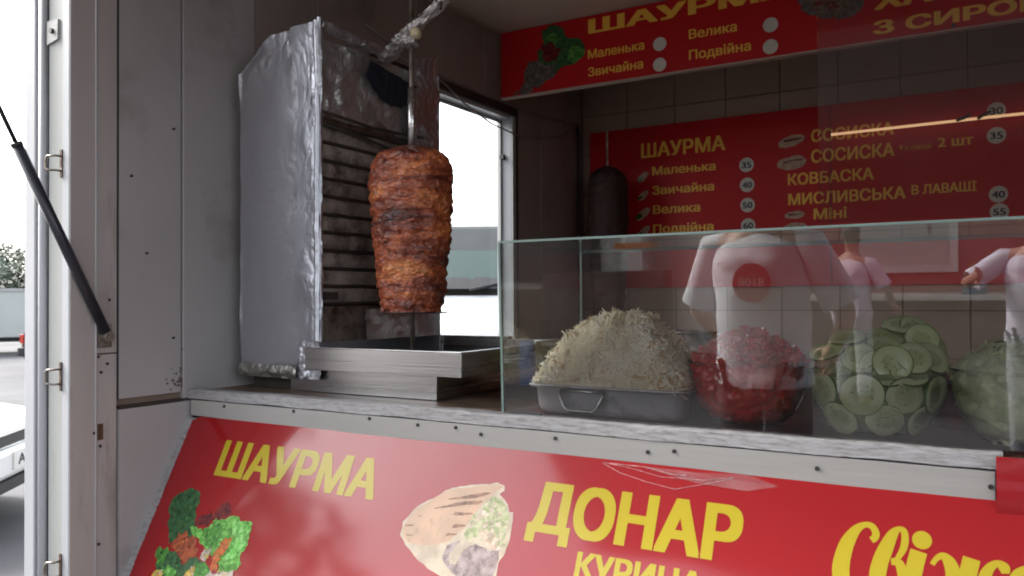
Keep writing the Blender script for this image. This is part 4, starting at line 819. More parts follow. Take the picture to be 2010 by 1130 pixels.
# cucumber slices: every slice a thing of its own
cum = bpy.data.materials.new('cucumber_flesh'); cum.use_nodes = True
def cucmat(m):
    L = m.node_tree.links; p = m.node_tree.nodes['Principled BSDF']; tc = _n(m, 'ShaderNodeTexCoord')
    sp = _n(m, 'ShaderNodeVectorMath', operation='LENGTH'); ml = _n(m, 'ShaderNodeVectorMath', operation='MULTIPLY'); ml.inputs[1].default_value = (1, 1, 0)
    L.new(tc.outputs['Object'], ml.inputs[0]); no = _n(m, 'ShaderNodeTexNoise'); no.inputs['Scale'].default_value = 90; oi = _n(m, 'ShaderNodeObjectInfo')
    ad = _n(m, 'ShaderNodeVectorMath', operation='ADD'); L.new(tc.outputs['Object'], ad.inputs[0]); L.new(oi.outputs['Location'], ad.inputs[1]); L.new(ad.outputs[0], no.inputs['Vector'])
    L.new(ml.outputs[0], sp.inputs[0]); r = _n(m, 'ShaderNodeValToRGB'); mr = _n(m, 'ShaderNodeMapRange'); mr.inputs[2].default_value = .032; 
    s2 = _n(m, 'ShaderNodeMath', operation='MULTIPLY_ADD'); s2.inputs[1].default_value = .010; L.new(no.outputs['Fac'], s2.inputs[0]); L.new(sp.outputs['Value'], s2.inputs[2]); 
    s3 = _n(m, 'ShaderNodeMath', operation='SUBTRACT'); s3.inputs[1].default_value = .005; L.new(s2.outputs[0], s3.inputs[0]); L.new(s3.outputs[0], mr.inputs[0]); L.new(mr.outputs[0], r.inputs[0])
    e = r.color_ramp.elements; e[0].position = 0; e[0].color = (.50, .56, .27, 1); e[1].position = 1; e[1].color = (.24, .36, .09, 1)
    for pos, c_ in ((.12, (.46, .52, .24)), (.45, (.50, .56, .27)), (.56, (.62, .68, .38)), (.86, (.60, .67, .35))): q = e.new(pos); q.color = (*c_, 1)
    vo = _n(m, 'ShaderNodeTexVoronoi'); vo.inputs['Scale'].default_value = 190; L.new(ad.outputs[0], vo.inputs['Vector'])
    lt = _n(m, 'ShaderNodeMath', operation='LESS_THAN'); lt.inputs[1].default_value = .27; L.new(vo.outputs['Distance'], lt.inputs[0])
    l2 = _n(m, 'ShaderNodeMath', operation='LESS_THAN'); l2.inputs[1].default_value = .017; L.new(sp.outputs['Value'], l2.inputs[0])
    g2 = _n(m, 'ShaderNodeMath', operation='GREATER_THAN'); g2.inputs[1].default_value = .005; L.new(sp.outputs['Value'], g2.inputs[0])
    m1 = _n(m, 'ShaderNodeMath', operation='MULTIPLY'); m2 = _n(m, 'ShaderNodeMath', operation='MULTIPLY'); L.new(lt.outputs[0], m1.inputs[0]); L.new(l2.outputs[0], m1.inputs[1]); L.new(m1.outputs[0], m2.inputs[0]); L.new(g2.outputs[0], m2.inputs[1])
    mx = _n(m, 'ShaderNodeMixRGB'); mx.inputs[2].default_value = (.20, .25, .07, 1); L.new(m2.outputs[0], mx.inputs[0]); L.new(r.outputs[0], mx.inputs[1])
    L.new(mx.outputs[0], p.inputs['Base Color']); p.inputs['Roughness'].default_value = .3; p.inputs['Coat Weight'].default_value = .4; p.inputs['Coat Roughness'].default_value = .15
cucmat(cum)
rind = mat('cucumber_rind', (.045, .10, .015), (.08, .15, .02), .35, scale=60)
def slice_mesh(i):
    mb = MB(); n = 30; rad = .0300
    ph = random.random()*6; R_ = [rad*(1+.03*math.sin(2*2*PI*k/n+ph)+.015*math.sin(3*2*PI*k/n+ph*2)) for k in range(n)]
    bend = random.uniform(-.002, .002)
    def ring(s_, z): return [(R_[k]*s_*math.cos(2*PI*k/n), R_[k]*s_*math.sin(2*PI*k/n), z+bend*(s_*math.cos(2*PI*k/n))**2*2) for k in range(n)]
    loops = [ring(.001, .0019), ring(.5, .0018), ring(.965, .0018), ring(1, .0008), ring(1, -.0008), ring(.965, -.0018), ring(.5, -.0018), ring(.001, -.0019)]
    for l in loops: mb.v += l
    for k in range(7):
        for j in range(n): mb.f.append((k*n+j, (k+1)*n+j, (k+1)*n+(j+1) % n, k*n+(j+1) % n)); mb.m.append(1 if k in (2, 3, 4) else 0)
    return mb.mesh('cucumber_slice', [cum, rind], True)
SM = [slice_mesh(i) for i in range(5)]
nsl = [0]
def slice_(p, nrm, label, sc_=1.0, group='cucumber slices in the clear bowl'):
    nrm = Vector(nrm).normalized(); q = nrm.to_track_quat('Z', 'Y').to_matrix().to_4x4()@Matrix.Rotation(random.random()*6, 4, 'Z')
    o = inst('cucumber_slice', SM[nsl[0] % 5], None, mw=Matrix.Translation(p)@q@Matrix.Scale(sc_*random.uniform(.93, 1.05), 4), label=label, cat='cucumber slice', group=group); nsl[0] += 1
    return o
tocam = math.atan2(-CB[1], -CB[0])
def wall_slice(phi, z, rsc, label, tilt=None):
    a = tocam+R(phi); r_ = rc(z)-.004
    dr = (rc(z+.015)-rc(z-.015))/.03
    n_ = Vector((math.cos(a), math.sin(a), -dr*.85))
    slice_((CB[0]+r_*math.cos(a), CB[1]+r_*math.sin(a), z), n_, label, rsc)
row = (('upper', -.163, ((-50, 1.0, 'leftmost'), (-10, 1.12, 'second from the left'), (26, 1.0, 'third from the left'), (60, 1.02, 'rightmost'))),
       ('lower', -.206, ((-36, 1.0, 'left'), (10, 1.03, 'middle'), (50, .98, 'right'))))
for rn, z, items in row:
    for phi, s_, wh in items: wall_slice(phi, z, s_*1.07, f'cucumber slice flat against the bowl wall, {wh} of the {rn} row')
for phi in (95, 132, 170, 208, 245, 282): wall_slice(phi, -.163, 1.0, 'cucumber slice against the bowl wall hidden behind the others')
for phi in (92, 140, 190, 240, 285): wall_slice(phi, -.206, .95, 'cucumber slice against the bowl wall hidden behind the others')
HL = dict(a='lying nearly flat over the rim at the far left of the heap', b='tilted edge-on at the upper left shoulder of the heap', c='large and turned to the front at the left of the heap', d='half covered in the middle of the heap',
          e='broad and flat at the top centre of the heap', f='low in the centre under the front one', g='upright in the very front of the heap centre', h='just right of the front centre slice on the heap',
          i='large and upright at the upper right of the heap', j='topmost of all on the heap', k='edge showing behind the large upper right one', l='at the far right edge of the heap above the rim',
          m='low edge under the large front left one', n='thin low edge under the right front one', o='lying flat at the rim in front centre', p='behind the far right edge of the heap', q='edge showing between upper left and top centre')
for n_, p, el, az in ART['heap']:
    a = tocam+R(-az*.9 if False else az*.8); e_ = R(el)
    slice_(Vector(p)+Vector((0, .012, 0)), (math.cos(a)*math.cos(e_), math.sin(a)*math.cos(e_), math.sin(e_)), 'cucumber slice '+HL[n_], 1.06 if n_ in 'ceg' else 1.0)
for k in range(8):
    a = random.uniform(.2, PI-.2); r_ = random.uniform(.0, .07)
    slice_((CB[0]+r_*math.cos(a), CB[1]+.02+r_*math.sin(a), -.098-.25*r_+random.uniform(-.006, .006)), (random.uniform(-.5, .5), random.uniform(-.3, .5), 1), 'cucumber slice lying on the back of the heap')
for k in range(0):     # slices packed inside, seen between the others
    a = random.uniform(0, 2*PI); r_ = random.uniform(.0, .055)
    slice_((CB[0]+r_*math.cos(a), CB[1]+r_*math.sin(a), random.uniform(-.20, -.14)), (math.cos(tocam)+random.uniform(-.6, .6), math.sin(tocam)+random.uniform(-.6, .6), random.uniform(-.2, .8)), 'cucumber slice packed inside the bowl between the others')
cin = mat('cucumber_inside', (.40, .48, .20), (.22, .30, .08), .4, scale=50)
ci = MB().grid(fill(CB[0], CB[1], rc, -.2365, -.137, .030, shrink=.007, amp=.008), 40, 60).build('cucumber_pulp', cin, kind='stuff')
tag(ci, 'packed cucumber filling seen between the slices in the clear bowl', 'cucumber')
# lettuce / cabbage leaves
lem = mat('pale_lettuce', (.70, .76, .42), (.80, .84, .60), .45, scale=14, dirt=(.30, .38, .10), dscale=16, damt=.38, dsharp=.1, coat=.3, crough=.3, bump=.3, bscale=40)
lep = mat('white_lettuce_rib', (.72, .74, .55), (.62, .66, .42), .45, scale=20, coat=.3)
lb = MB().grid(fill(LB[0], LB[1], rl, -.2365, -.123, .046, amp=.010, pw=2.0), 60, 90)
def leaf(mb, p, nn, r_, mi):
    nn = (nn+Vector((random.uniform(-.45, .45), random.uniform(-.45, .45), random.uniform(-.3, .3)))).normalized(); t = nn.orthogonal().normalized(); t = t*math.cos(a_:=random.random()*6)+nn.cross(t)*math.sin(a_); s_ = nn.cross(t); cvx = random.uniform(.1, .5); o_ = random.random()*9; as_ = random.uniform(.45, 1)
    mb.grid(lambda u, v: p+t*r_*(u-.5)*2*(1-.3*(2*v-1)**2)+s_*r_*as_*(v-.5)*2*(1-.4*(2*u-1)**2)-nn*(cvx*r_*((2*u-1)**2+(2*v-1)**2)*.5+r_*.18*noise.noise(Vector((u*4+o_, v*4, 0)))), 5, 5, mi)
for _ in range(420):
    a = random.random()*2*PI; s_ = math.sqrt(random.random()); r_ = s_*.104; z = -.118+.046*(1-s_**2)
    leaf(lb, Vector((LB[0]+r_*math.cos(a), LB[1]+r_*math.sin(a), z)), Vector((math.cos(a)*s_, math.sin(a)*s_, .8)), random.uniform(.010, .024), random.choice((0, 0, 1)))
for _ in range(260):
    a = random.random()*2*PI; z = random.uniform(-.226, -.125); r_ = rl(z)-.008; leaf(lb, Vector((LB[0]+r_*math.cos(a), LB[1]+r_*math.sin(a), z)), Vector((math.cos(a), math.sin(a), 0)), random.uniform(.008, .018), random.choice((0, 0, 1)))
tag(lb.build('shredded_lettuce', [lem, lep], kind='stuff', smooth=True), 'pale green lettuce pieces heaped in the right-hand clear bowl', 'lettuce')
# boxes standing behind the bowls, things at the back
o = BX(-.345, -.235, 1.69, 1.755, -.2370, -.145).build('cardboard_box', M['card'], bevel=.002); tag(o, 'plain beige cardboard box standing behind the tomato and cucumber bowls', 'box')
mrb = mat('red_plastic_tub', (.32, .04, .02), (.26, .03, .02), .4)
T_ = thing('red_tub', 'dark red plastic tub standing behind the cucumber and lettuce bowls', 'tub', (-.07, 1.70, -.2375))
MB().lathe([(.001, -.237), (.052, -.237), (.060, -.15), (.063, -.148), (.063, -.144)], -.055, 1.70, 36).build('tub_body', mrb, T_, smooth=True)
MB().lathe([(.001, -.140), (.060, -.140), (.0645, -.143), (.0645, -.147)], -.055, 1.70, 36).build('tub_lid', mat('orange_lid', (.5, .12, .03)), T_, smooth=True)
M['frost'] = mat('cloudy_plastic', (.40, .38, .34), (.30, .29, .25), .4, scale=20, coat=.3)
M['olive'] = mat('olive_pickle', (.075, .068, .025), (.11, .095, .035), .4, scale=60)
J = thing('plastic_tub', 'squat dark olive plastic tub behind the left glass side pane', 'tub', (-.965, 1.86, -.24))
MB().lathe([(.001, -.239), (.054, -.239), (.058, -.232), (.060, -.125)], -.965, 1.86, 32).build('tub_body', M['olive'], J, smooth=True)
MB().lathe([(.062, -.125), (.063, -.122), (.063, -.110), (.060, -.107), (.001, -.106)], -.965, 1.86, 32).build('tub_lid', M['olive'], J, smooth=True)
# low back bench with a few vessels
BW = thing('back_bench', 'dark brown work bench along the back wall inside the kiosk', 'bench', (0, 3.5, -1.1))
BX(-1.80, 2.0, 3.25, 3.78, -.38, -.35).build('bench_top', M['counter_top'], BW); BX(-1.78, 1.98, 3.29, 3.78, -1.1, -.38).build('bench_body', M['soot'], BW)
def pot(x, y, r_, h_, m_, lab, cat, z0=-.35):
    o = thing(cat.replace(' ', '_'), lab, cat, (x, y, z0)); MB().lathe([(.001, z0+.001), (r_*.94, z0+.001), (r_, z0+.01), (r_, z0+h_), (r_*.96, z0+h_), (r_*.92, z0+.02), (.001, z0+.018)], x, y, 32).build('body', m_, o, smooth=True)
    MB().tube([(x+r_*1.04*math.cos(2*PI*k/28), y+r_*1.04*math.sin(2*PI*k/28), z0+h_) for k in range(28)], .004, 6, closed=True).build('rim', m_, o, smooth=True)
pot(-1.575, 3.55, .16, .05, M['steel_dull'], 'flat round steel dish under the dark kebab on the back bench', 'dish')
pot(-1.15, 3.5, .12, .20, M['steel_dull'], 'dull steel cooking pot on the back bench below the menu board', 'cooking pot')
pot(-.35, 3.5, .10, .16, mrb, 'dark red plastic pot on the back bench near the middle', 'pot')
pot(.25, 3.45, .13, .24, M['soot'], 'blackened tall pot on the right of the back bench', 'stock pot')
# ================================================================ outdoors
def rim_wheel(root, x, y, r_, side, wm_=.2):
    t = MB(); pr_ = [(r_*.62, -wm_/2), (r_*.93, -wm_/2), (r_, -wm_/2+.03), (r_, wm_/2-.03), (r_*.93, wm_/2), (r_*.62, wm_/2)]
    n = 24; b0 = len(t.v)
    for rr_, yy in pr_:
        for j in range(n): t.v.append((x+rr_*math.cos(2*PI*j/n), y+yy, r_+rr_*math.sin(2*PI*j/n)))
    for k in range(len(pr_)-1):
        for j in range(n): t.f.append((k*n+j, k*n+(j+1) % n, (k+1)*n+(j+1) % n, (k+1)*n+j)); t.m.append(0)
    W_ = t.build('wheel', OM['tyre'], root, smooth=True)
    d = MB(); yy = y+side*wm_*.38
    for j in range(n): a, b = 2*PI*j/n, 2*PI*(j+1)/n; d.face([(x, yy+side*.02, r_), (x+r_*.62*math.cos(a), yy, r_+r_*.62*math.sin(a)), (x+r_*.62*math.cos(b), yy, r_+r_*.62*math.sin(b))])
    d.build('wheel_rim', OM['rim'], W_)
OM = dict(tyre=mat('tyre', (.02, .02, .02), rough=.8), rim=mat('wheel_rim', (.35, .35, .36), rough=.35, metal=.8), carglass=mat('car_glass', (.03, .04, .045), rough=.05, coat=1, crough=.02),
          whitepaint=mat('white_car_paint', (.74, .75, .75), (.70, .71, .71), .35, coat=.8, crough=.05), redpaint=mat('dark_red_car_paint', (.10, .012, .02), rough=.3, coat=.8, crough=.05),
          plastic=mat('black_plastic', (.02, .02, .022), rough=.6), lampw=mat('headlight_glass', (.7, .72, .74), rough=.1, coat=1), lampr=mat('tail_light', (.45, .03, .02), rough=.2, coat=1),
          plate=mat('number_plate', (.75, .75, .72), rough=.4), ink=M['ink'], tarp=mat('pale_tarpaulin', (.42, .44, .42), (.36, .38, .36), .6, scale=1.5), redcab=mat('red_cab_paint', (.4, .03, .03), rough=.4, coat=.5))
def car(paint, label, L0=4.1, W0=1.68, H0=1.42, plate=None):
    root = thing('parked_car', label, 'car')
    hw = W0/2
    pf = [(2.02, .26), (2.06, .45), (2.03, .55), (1.93, .63), (1.2, .75), (.95, .80), (-.1, .84), (-1.75, .84), (-2.0, .80), (-2.05, .5), (-1.98, .28)]      # side view of the lower body
    def lp(s_, zsh): return [(x, s_*hw*(1-.10*max(0, abs(x)-1.55)/.5)*zsh(z), z) for x, z in pf]
    mb = MB(); n = len(pf); offs = [(-1, 1), (-.985, 1.015), (-.8, 1.03), (0, 1.045), (.8, 1.03), (.985, 1.015), (1, 1)]
    for s_, k in offs:
        for x, z in pf: mb.v.append((x*(1+.012*(1-abs(s_))), s_*hw*(1-.12*max(0, abs(x)-1.5)/.5), .26+(z-.26)*(k if z > .6 else 1)))
    for i in range(len(offs)-1):
        for j in range(n-1): mb.f.append((i*n+j, i*n+j+1, (i+1)*n+j+1, (i+1)*n+j)); mb.m.append(0)
    mb.f.append(tuple(range(n))); mb.m.append(0); mb.f.append(tuple(6*n+j for j in reversed(range(n)))); mb.m.append(0)
    mb.f.append((0, 6*n, 6*n+n-1, n-1)); mb.m.append(0)
    body = mb.build('body', paint, root, bevel=.02)
    # cabin: glass prism with painted roof and pillars
    gb = [(.90, -hw*.92, .80), (.90, hw*.92, .80), (-1.75, hw*.92, .82), (-1.75, -hw*.92, .82)]; gt = [(.25, -hw*.74, H0-.04), (.25, hw*.74, H0-.04), (-1.25, hw*.74, H0-.04), (-1.25, -hw*.74, H0-.04)]
    MB().hexa(gb+gt).build('windows', OM['carglass'], root)
    MB().hexa([(x*1.0, y*1.01, H0-.045) for x, y, z in gt]+[(x*.93-.02, y*.93, H0) for x, y, z in gt]).build('roof', paint, root, bevel=.01)
    for i in range(4):
        MB().tube([Vector(gb[i])*1.0, Vector(gt[i])], .03, 6).build('pillar', paint, root)
    for y in (-hw*.84, hw*.84): MB().tube([(-.35, y*1.09, .83), (-.38, y*.89, H0-.05)], .025, 6).build('pillar', paint, root)
    for y in (-1, 1):
        BX(1.93, 2.065, y*.62-.17, y*.62+.17, .51, .61).build('headlight', OM['lampw'], root, bevel=.02)
        BX(-2.06, -1.98, y*.66-.13, y*.66+.13, .60, .78).build('tail_light', OM['lampr'], root, bevel=.01)
        BX(.72, .86, y*(hw+.09)-.09, y*(hw+.09)+.09, .92, 1.03).build('mirror', paint, root, bevel=.02)
        for z in (.72,): BX(-.1, .06, y*hw-.012, y*hw+.012, z, z+.025).build('door_handle', OM['plastic'], root)
    BX(2.0, 2.068, -.42, .42, .53, .60).build('grille', OM['plastic'], root)
    BX(1.95, 2.12, -hw*.93, hw*.93, .34, .52).build('front_bumper', paint, root, bevel=.03)
    BX(2.05, 2.128, -.5, .5, .27, .335).build('air_intake', OM['plastic'], root)
    BX(-2.12, -1.95, -hw*.93, hw*.93, .34, .52).build('rear_bumper', OM['plastic'], root, bevel=.03)
    p_ = BX(2.122, 2.132, -.26, .26, .39, .50).build('number_plate', OM['plate'], root)
    if plate: text('plate_lettering', plate, lambda a, b: (2.134, a, b), -.21, .21, .41, .07, OM['ink'], p_, .02)
    for x in (-1.28, 1.3):
        for s_ in (-1, 1): rim_wheel(root, x, s_*(hw-.1), .30, s_)
    return root
c = car(OM['whitepaint'], 'white car with its bonnet and number plate poking in behind the post', plate='AX 07'); place(c, (-7.12, 1.63, GZ), R(40))
c = car(OM['redpaint'], 'small dark red car parked far off below the box truck'); place(c, (-15.5, 10.7, GZ), R(30.7))
# box truck
tk = thing('box_truck', 'pale box truck with a red cab parked across the lot', 'truck')
BX(-2.6, 2.6, -1.0, 1.0, .46, 1.78).build('cargo_box', OM['tarp'], tk, bevel=.03)
for x in (-2.6, 2.6): BX(x-.04, x+.04, -1.02, 1.02, .46, 1.80).build('box_frame', OM['rim'], tk)
BX(-2.62, 2.62, -1.03, 1.03, 1.72, 1.80).build('top_rail', M['post'], tk)
BX(-2.7, 3.9, -.8, .8, .34, .46).build('chassis', OM['plastic'], tk)
MB().hexa([(-4.0, -.95, .4), (-2.75, -.95, .4), (-2.75, .95, .4), (-4.0, .95, .4), (-3.75, -.9, 1.6), (-2.75, -.9, 1.65), (-2.75, .9, 1.65), (-3.75, .9, 1.6)]).build('cab', OM['redcab'], tk, bevel=.05)
MB().hexa([(-3.97, -.96, 1.0), (-3.2, -.96, 1.0), (-3.2, .96, 1.0), (-3.97, .96, 1.0), (-3.80, -.93, 1.45), (-3.2, -.93, 1.45), (-3.2, .93, 1.45), (-3.80, .93, 1.45)]).build('cab_window', OM['carglass'], tk)
for x in (-3.3, 1.6, 2.2):
    for s_ in (-1, 1): rim_wheel(tk, x, s_*.85, .32, s_)
ang = math.atan2(25.5, 15.5)
place(tk, (-24.1, 12.0, GZ), R(62))
# van beyond the side window
vn = thing('delivery_van', 'white van with a big windscreen seen through the side window', 'van')
vw = .98
MB().hexa([(-2.6, -vw, .35), (1.75, -vw, .35), (1.75, vw, .35), (-2.6, vw, .35), (-2.6, -vw, 1.42), (1.60, -vw, 1.42), (1.60, vw, 1.42), (-2.6, vw, 1.42)]).build('body', OM['whitepaint'], vn, bevel=.04)
MB().hexa([(1.60, -vw, .35), (2.35, -vw*.9, .35), (2.35, vw*.9, .35), (1.60, vw, .35), (1.60, -vw, 1.50), (2.25, -vw*.86, 1.18), (2.25, vw*.86, 1.18), (1.60, vw, 1.50)]).build('bonnet', OM['whitepaint'], vn, bevel=.05)
MB().hexa([(-2.6, -vw, 1.42), (1.55, -vw, 1.42), (1.55, vw, 1.42), (-2.6, vw, 1.42), (-2.55, -vw*.9, 2.16), (1.0, -vw*.88, 2.16), (1.0, vw*.88, 2.16), (-2.55, vw*.9, 2.16)]).build('upper_body', mat('van_roof_grey', (.06, .065, .065), (.04, .045, .045), .6, scale=2), vn, bevel=.04)
MB().hexa([(1.62, -vw*.86, 1.535), (1.66, -vw*.86, 1.535), (1.66, vw*.86, 1.535), (1.62, vw*.86, 1.535), (1.255, -vw*.80, 1.90), (1.295, -vw*.80, 1.90), (1.295, vw*.80, 1.90), (1.255, vw*.80, 1.90)]).build('windscreen', mat('green_windscreen', (.025, .05, .042), (.035, .06, .05), .3, coat=.3, crough=.03, scale=1.2), vn)
dd = MB(); 
for k in range(26):
    y = -vw*.82+k*vw*1.64/26; h_ = .10+.04*nz((k, 0, 0), .7); dd.hexa([(1.668, y, 1.54), (1.672, y, 1.54), (1.672, y+.07, 1.54), (1.668, y+.07, 1.54), (1.655-h_*.95, y, 1.54+h_), (1.66-h_*.95, y, 1.54+h_), (1.66-h_*.95, y+.07, 1.54+h_), (1.655-h_*.95, y+.07, 1.54+h_)])
dd.build('dashboard', OM['plastic'], vn)
MB().tube([(1.70, -.5, 1.53), (1.60, -.1, 1.62)], .012, 6).tube([(1.70, .15, 1.53), (1.60, .55, 1.62)], .012, 6).build('wiper', OM['plastic'], vn)
BX(.55, .70, -.25, -.10, 2.17, 2.22).build('roof_marker', OM['plastic'], vn); BX(.60, .63, -.5, .14, 2.165, 2.18).build('roof_bar', OM['plastic'], vn)
BX(2.30, 2.38, -.6, .6, .70, .90).build('grille', OM['plastic'], vn)
for s_ in (-1, 1):
    BX(2.24, 2.34, s_*.72-.12, s_*.72+.12, .82, 1.02).build('headlight', OM['lampw'], vn, bevel=.02)
    BX(1.35, 1.45, s_*1.1-.08, s_*1.1+.08, 1.45, 1.75).build('mirror', OM['plastic'], vn, bevel=.02)
    for x in (-1.6, 1.7): rim_wheel(vn, x, s_*.86, .34, s_)
dirc = math.atan2(-5.9, 4.0)
place(vn, (-4.95, 7.35, GZ), R(-60))
# ---------------------------------------------------------------- trees
lf = [mat('leaf_dark', (.016, .034, .018), (.022, .042, .02), .6, scale=2), mat('leaf_mid', (.026, .05, .024), (.034, .062, .026), .6, scale=2)]
bark = mat('bark', (.09, .07, .05), rough=.9)
def tree(seed, h, rr_, n=1500, ls=.22):
    rd = random.Random(seed); root = thing('leafy_tree', '', 'tree'); t = MB()
    t.tube([(0, 0, 0), (.05, 0, h*.25), (-.05, .05, h*.5), (0, 0, h*.8)], [h*.03, h*.024, h*.018, h*.006], 8)
    for k in range(7):
        a = rd.random()*6.3; z = h*rd.uniform(.3, .6); t.tube([(0, 0, z), (math.cos(a)*rr_*.4, math.sin(a)*rr_*.4, z+h*.12), (math.cos(a)*rr_*.75, math.sin(a)*rr_*.75, z+h*.22)], [h*.012, h*.008, h*.003], 5)
    t.build('trunk', bark, root)
    cl_ = [(Vector((rd.gauss(0, .45)*rr_, rd.gauss(0, .45)*rr_, h*rd.uniform(.38, .92))), rr_*rd.uniform(.25, .5)) for _ in range(22)]
    m = MB()
    for _ in range(n):
        c_, r0 = rd.choice(cl_); d = Vector((rd.gauss(0, 1), rd.gauss(0, 1), rd.gauss(0, .8))).normalized()*r0*rd.uniform(.6, 1.05); p = c_+d
        a = Vector((rd.uniform(-1, 1), rd.uniform(-1, 1), rd.uniform(-.6, .6))).normalized()*ls*rd.uniform(.6, 1.3); b = a.orthogonal().normalized()*ls*rd.uniform(.3, .7)
        m.face([p-a, p+b, p+a, p-b], rd.choice((0, 0, 1)))
    m.build('crown', lf, root); return root
protos = [tree(1, 6.5, 2.6), tree(2, 5.6, 3.0)]
spots = [(-82, 36.5, 1.0), (-77, 38, .9), (-80, 41.5, 1.05), (-74, 43, .95), (-88, 35, 1.1), (-70, 47, 1.0), (-84, 31, .9), (-60, 62, 1.1), (-45, 72, 1.0), (-30, 70, 1.1)]
for i, (x, y, s_) in enumerate(spots):
    t = protos[i % 2] if i < 2 else copy_tree(protos[i % 2]); t.location = (x, y, GZ); t.rotation_euler = (0, 0, i*1.3); t.scale = (s_*1.25, s_*1.25, s_)
    tag(t, 'green leafy tree in the distant row beyond the car park', 'tree', 'trees in the distant row')
for i, (x, y, s_) in enumerate([(-12.5, -6.5, 1.15), (-15.5, -2.2, 1.25), (7, -17, 1.2)]):
    t = copy_tree(protos[i % 2]); t.location = (x, y, GZ); t.scale = (s_,)*3; tag(t, 'tall leafy tree beside the stalls behind the viewer', 'tree', 'trees beside the opposite stalls')
# ---------------------------------------------------------------- the opposite stall (seen mirrored in the glass)
ok = thing('red_stall', 'red market stall with a white framed window, mirrored in the counter glass', 'stall', (0, -7, GZ))
KR = mat('stall_red_panel', (.34, .09, .08), (.30, .07, .06), .5, scale=1.5); KW = mat('stall_white_frame', (.72, .70, .66), rough=.5); KD = mat('stall_dark', (.05, .04, .04), rough=.7); KG = mat('stall_blind', (.5, .5, .46), (.44, .44, .40), .5)
BX(-2.6, 3.2, -8.2, -6.0, GZ+.1, 1.3).build('body', KR, ok)
BX(-2.8, 3.4, -8.4, -5.6, 1.3, 1.42).build('roof', KW, ok)
for x0, x1 in ((-1.25, -.28), (.35, 1.3), (1.9, 2.8)):
    f_ = MB().box(x0, x1, -6.0, -5.95, .55, .62).box(x0, x1, -6.0, -5.95, -.28, -.21).box(x0, x0+.07, -6.0, -5.95, -.21, .55).box(x1-.07, x1, -6.0, -5.95, -.21, .55).build('window_frame', KW, ok)
    MB().box(x0+.07, x1-.07, -5.99, -5.975, -.21, .55).build('window_blind', KG, f_); BX(x1-.25, x1-.23, -5.975, -5.96, .1, .5).build('window_cord', KD, f_)
BX(-2.6, -1.9, -6.0, -5.93, -1.3, .75).build('door', KW, ok)
BX(-1.6, 3.2, -6.0, -5.5, -.52, -.48).build('shelf', KW, ok)
BX(-1.6, 3.2, -5.95, -5.9, -1.35, -.55).build('lower_panel', KD, ok)
wk = thing('white_stall', 'white market stall with orange and yellow stripes, mirrored in the counter glass', 'stall', (-5, -7, GZ))
BX(-7.5, -3.6, -8.4, -6.0, GZ+.1, 1.3).build('body', mat('stall_cream', (.62, .60, .55), (.52, .5, .46)), wk)
BX(-7.6, -3.2, -8.5, -5.3, 1.3, 1.4).build('roof', KW, wk)
BX(-3.48, -3.24, -5.6, -5.4, GZ, 1.3).build('corner_column', KW, wk); BX(-3.56, -3.14, -5.61, -5.39, .06, .12).build('column_band', mat('orange_band', (.7, .2, .03)), wk)
BX(-2.72, -2.45, -5.6, -5.5, -.30, -.12).build('yellow_panel', mat('yellow_panel', (.75, .55, .05)), wk)
BX(-4.3, -2.9, -5.36, -5.1, GZ, -.18).build('side_table', mat('table_brown', (.12, .07, .05)), wk); BX(-7.2, -4.0, -6.0, -5.94, -.3, .6).build('stall_window', KD, wk); BX(-7.2, -4.0, -6.0, -5.9, -1.2, -.4).build('counter_panel', mat('stall_brown', (.2, .11, .07)), wk)
for i, (x, y, c_, nm) in enumerate(((-.15, -5.72, (.05, .16, .24), 'small blue bag standing on the red stall shelf, mirrored in the glass'), (-4.6, -5.2, (.04, .16, .45), 'small blue bag on the ground by the white stall'))):
    z0 = -.48 if i == 0 else GZ; hb = .22 if i == 0 else .5; bg_ = thing('bag', nm, 'bag', (x, y, z0)); MB().grid(lambda u, v: (x+.1*math.sin(u*2*PI)*(1-.3*v**4), y+.08*math.cos(u*2*PI)*(1-.5*v**3), z0+hb*v), 20, 8).build('sack_body', mat('bag_%s' % ('blue' if i == 0 else 'navy'), c_), bg_, smooth=True)
    MB().tube([(x-.05, y, z0+hb-.02), (x, y, z0+hb+.07), (x+.05, y, z0+hb-.02)], .008, 6).build('handle', mat('bag_handle', (.6, .5, .1)), bg_)
# ---------------------------------------------------------------- people
SK = mat('skin', (.46, .26, .18), (.40, .22, .15), .5, sss=.1)
def skinned(name, m_, nodes, links, parent, root=0, sub=2, kind=None):
    me = bpy.data.meshes.new(name); me.from_pydata([n[0] for n in nodes], links, []); me.materials.append(m_)
    o = link(name, me, parent); bm = bmesh.new(); bm.from_mesh(me); ly = bm.verts.layers.skin.verify()
    bm.verts.ensure_lookup_table()
    for i, n in enumerate(nodes): r_ = n[1]; bm.verts[i][ly].radius = r_ if isinstance(r_, tuple) else (r_, r_); bm.verts[i][ly].use_root = (i == root)
    bm.to_mesh(me); bm.free()
    s_ = o.modifiers.new('skin', 'SKIN'); s_.use_smooth_shade = True
    if sub: q = o.modifiers.new('sub', 'SUBSURF'); q.levels = sub; q.render_levels = sub
    bpy.context.view_layer.update()
    me2 = bpy.data.meshes.new_from_object(o.evaluated_get(bpy.context.evaluated_depsgraph_get())); o.modifiers.clear(); o.data = me2
    for p in me2.polygons: p.use_smooth = True
    return o
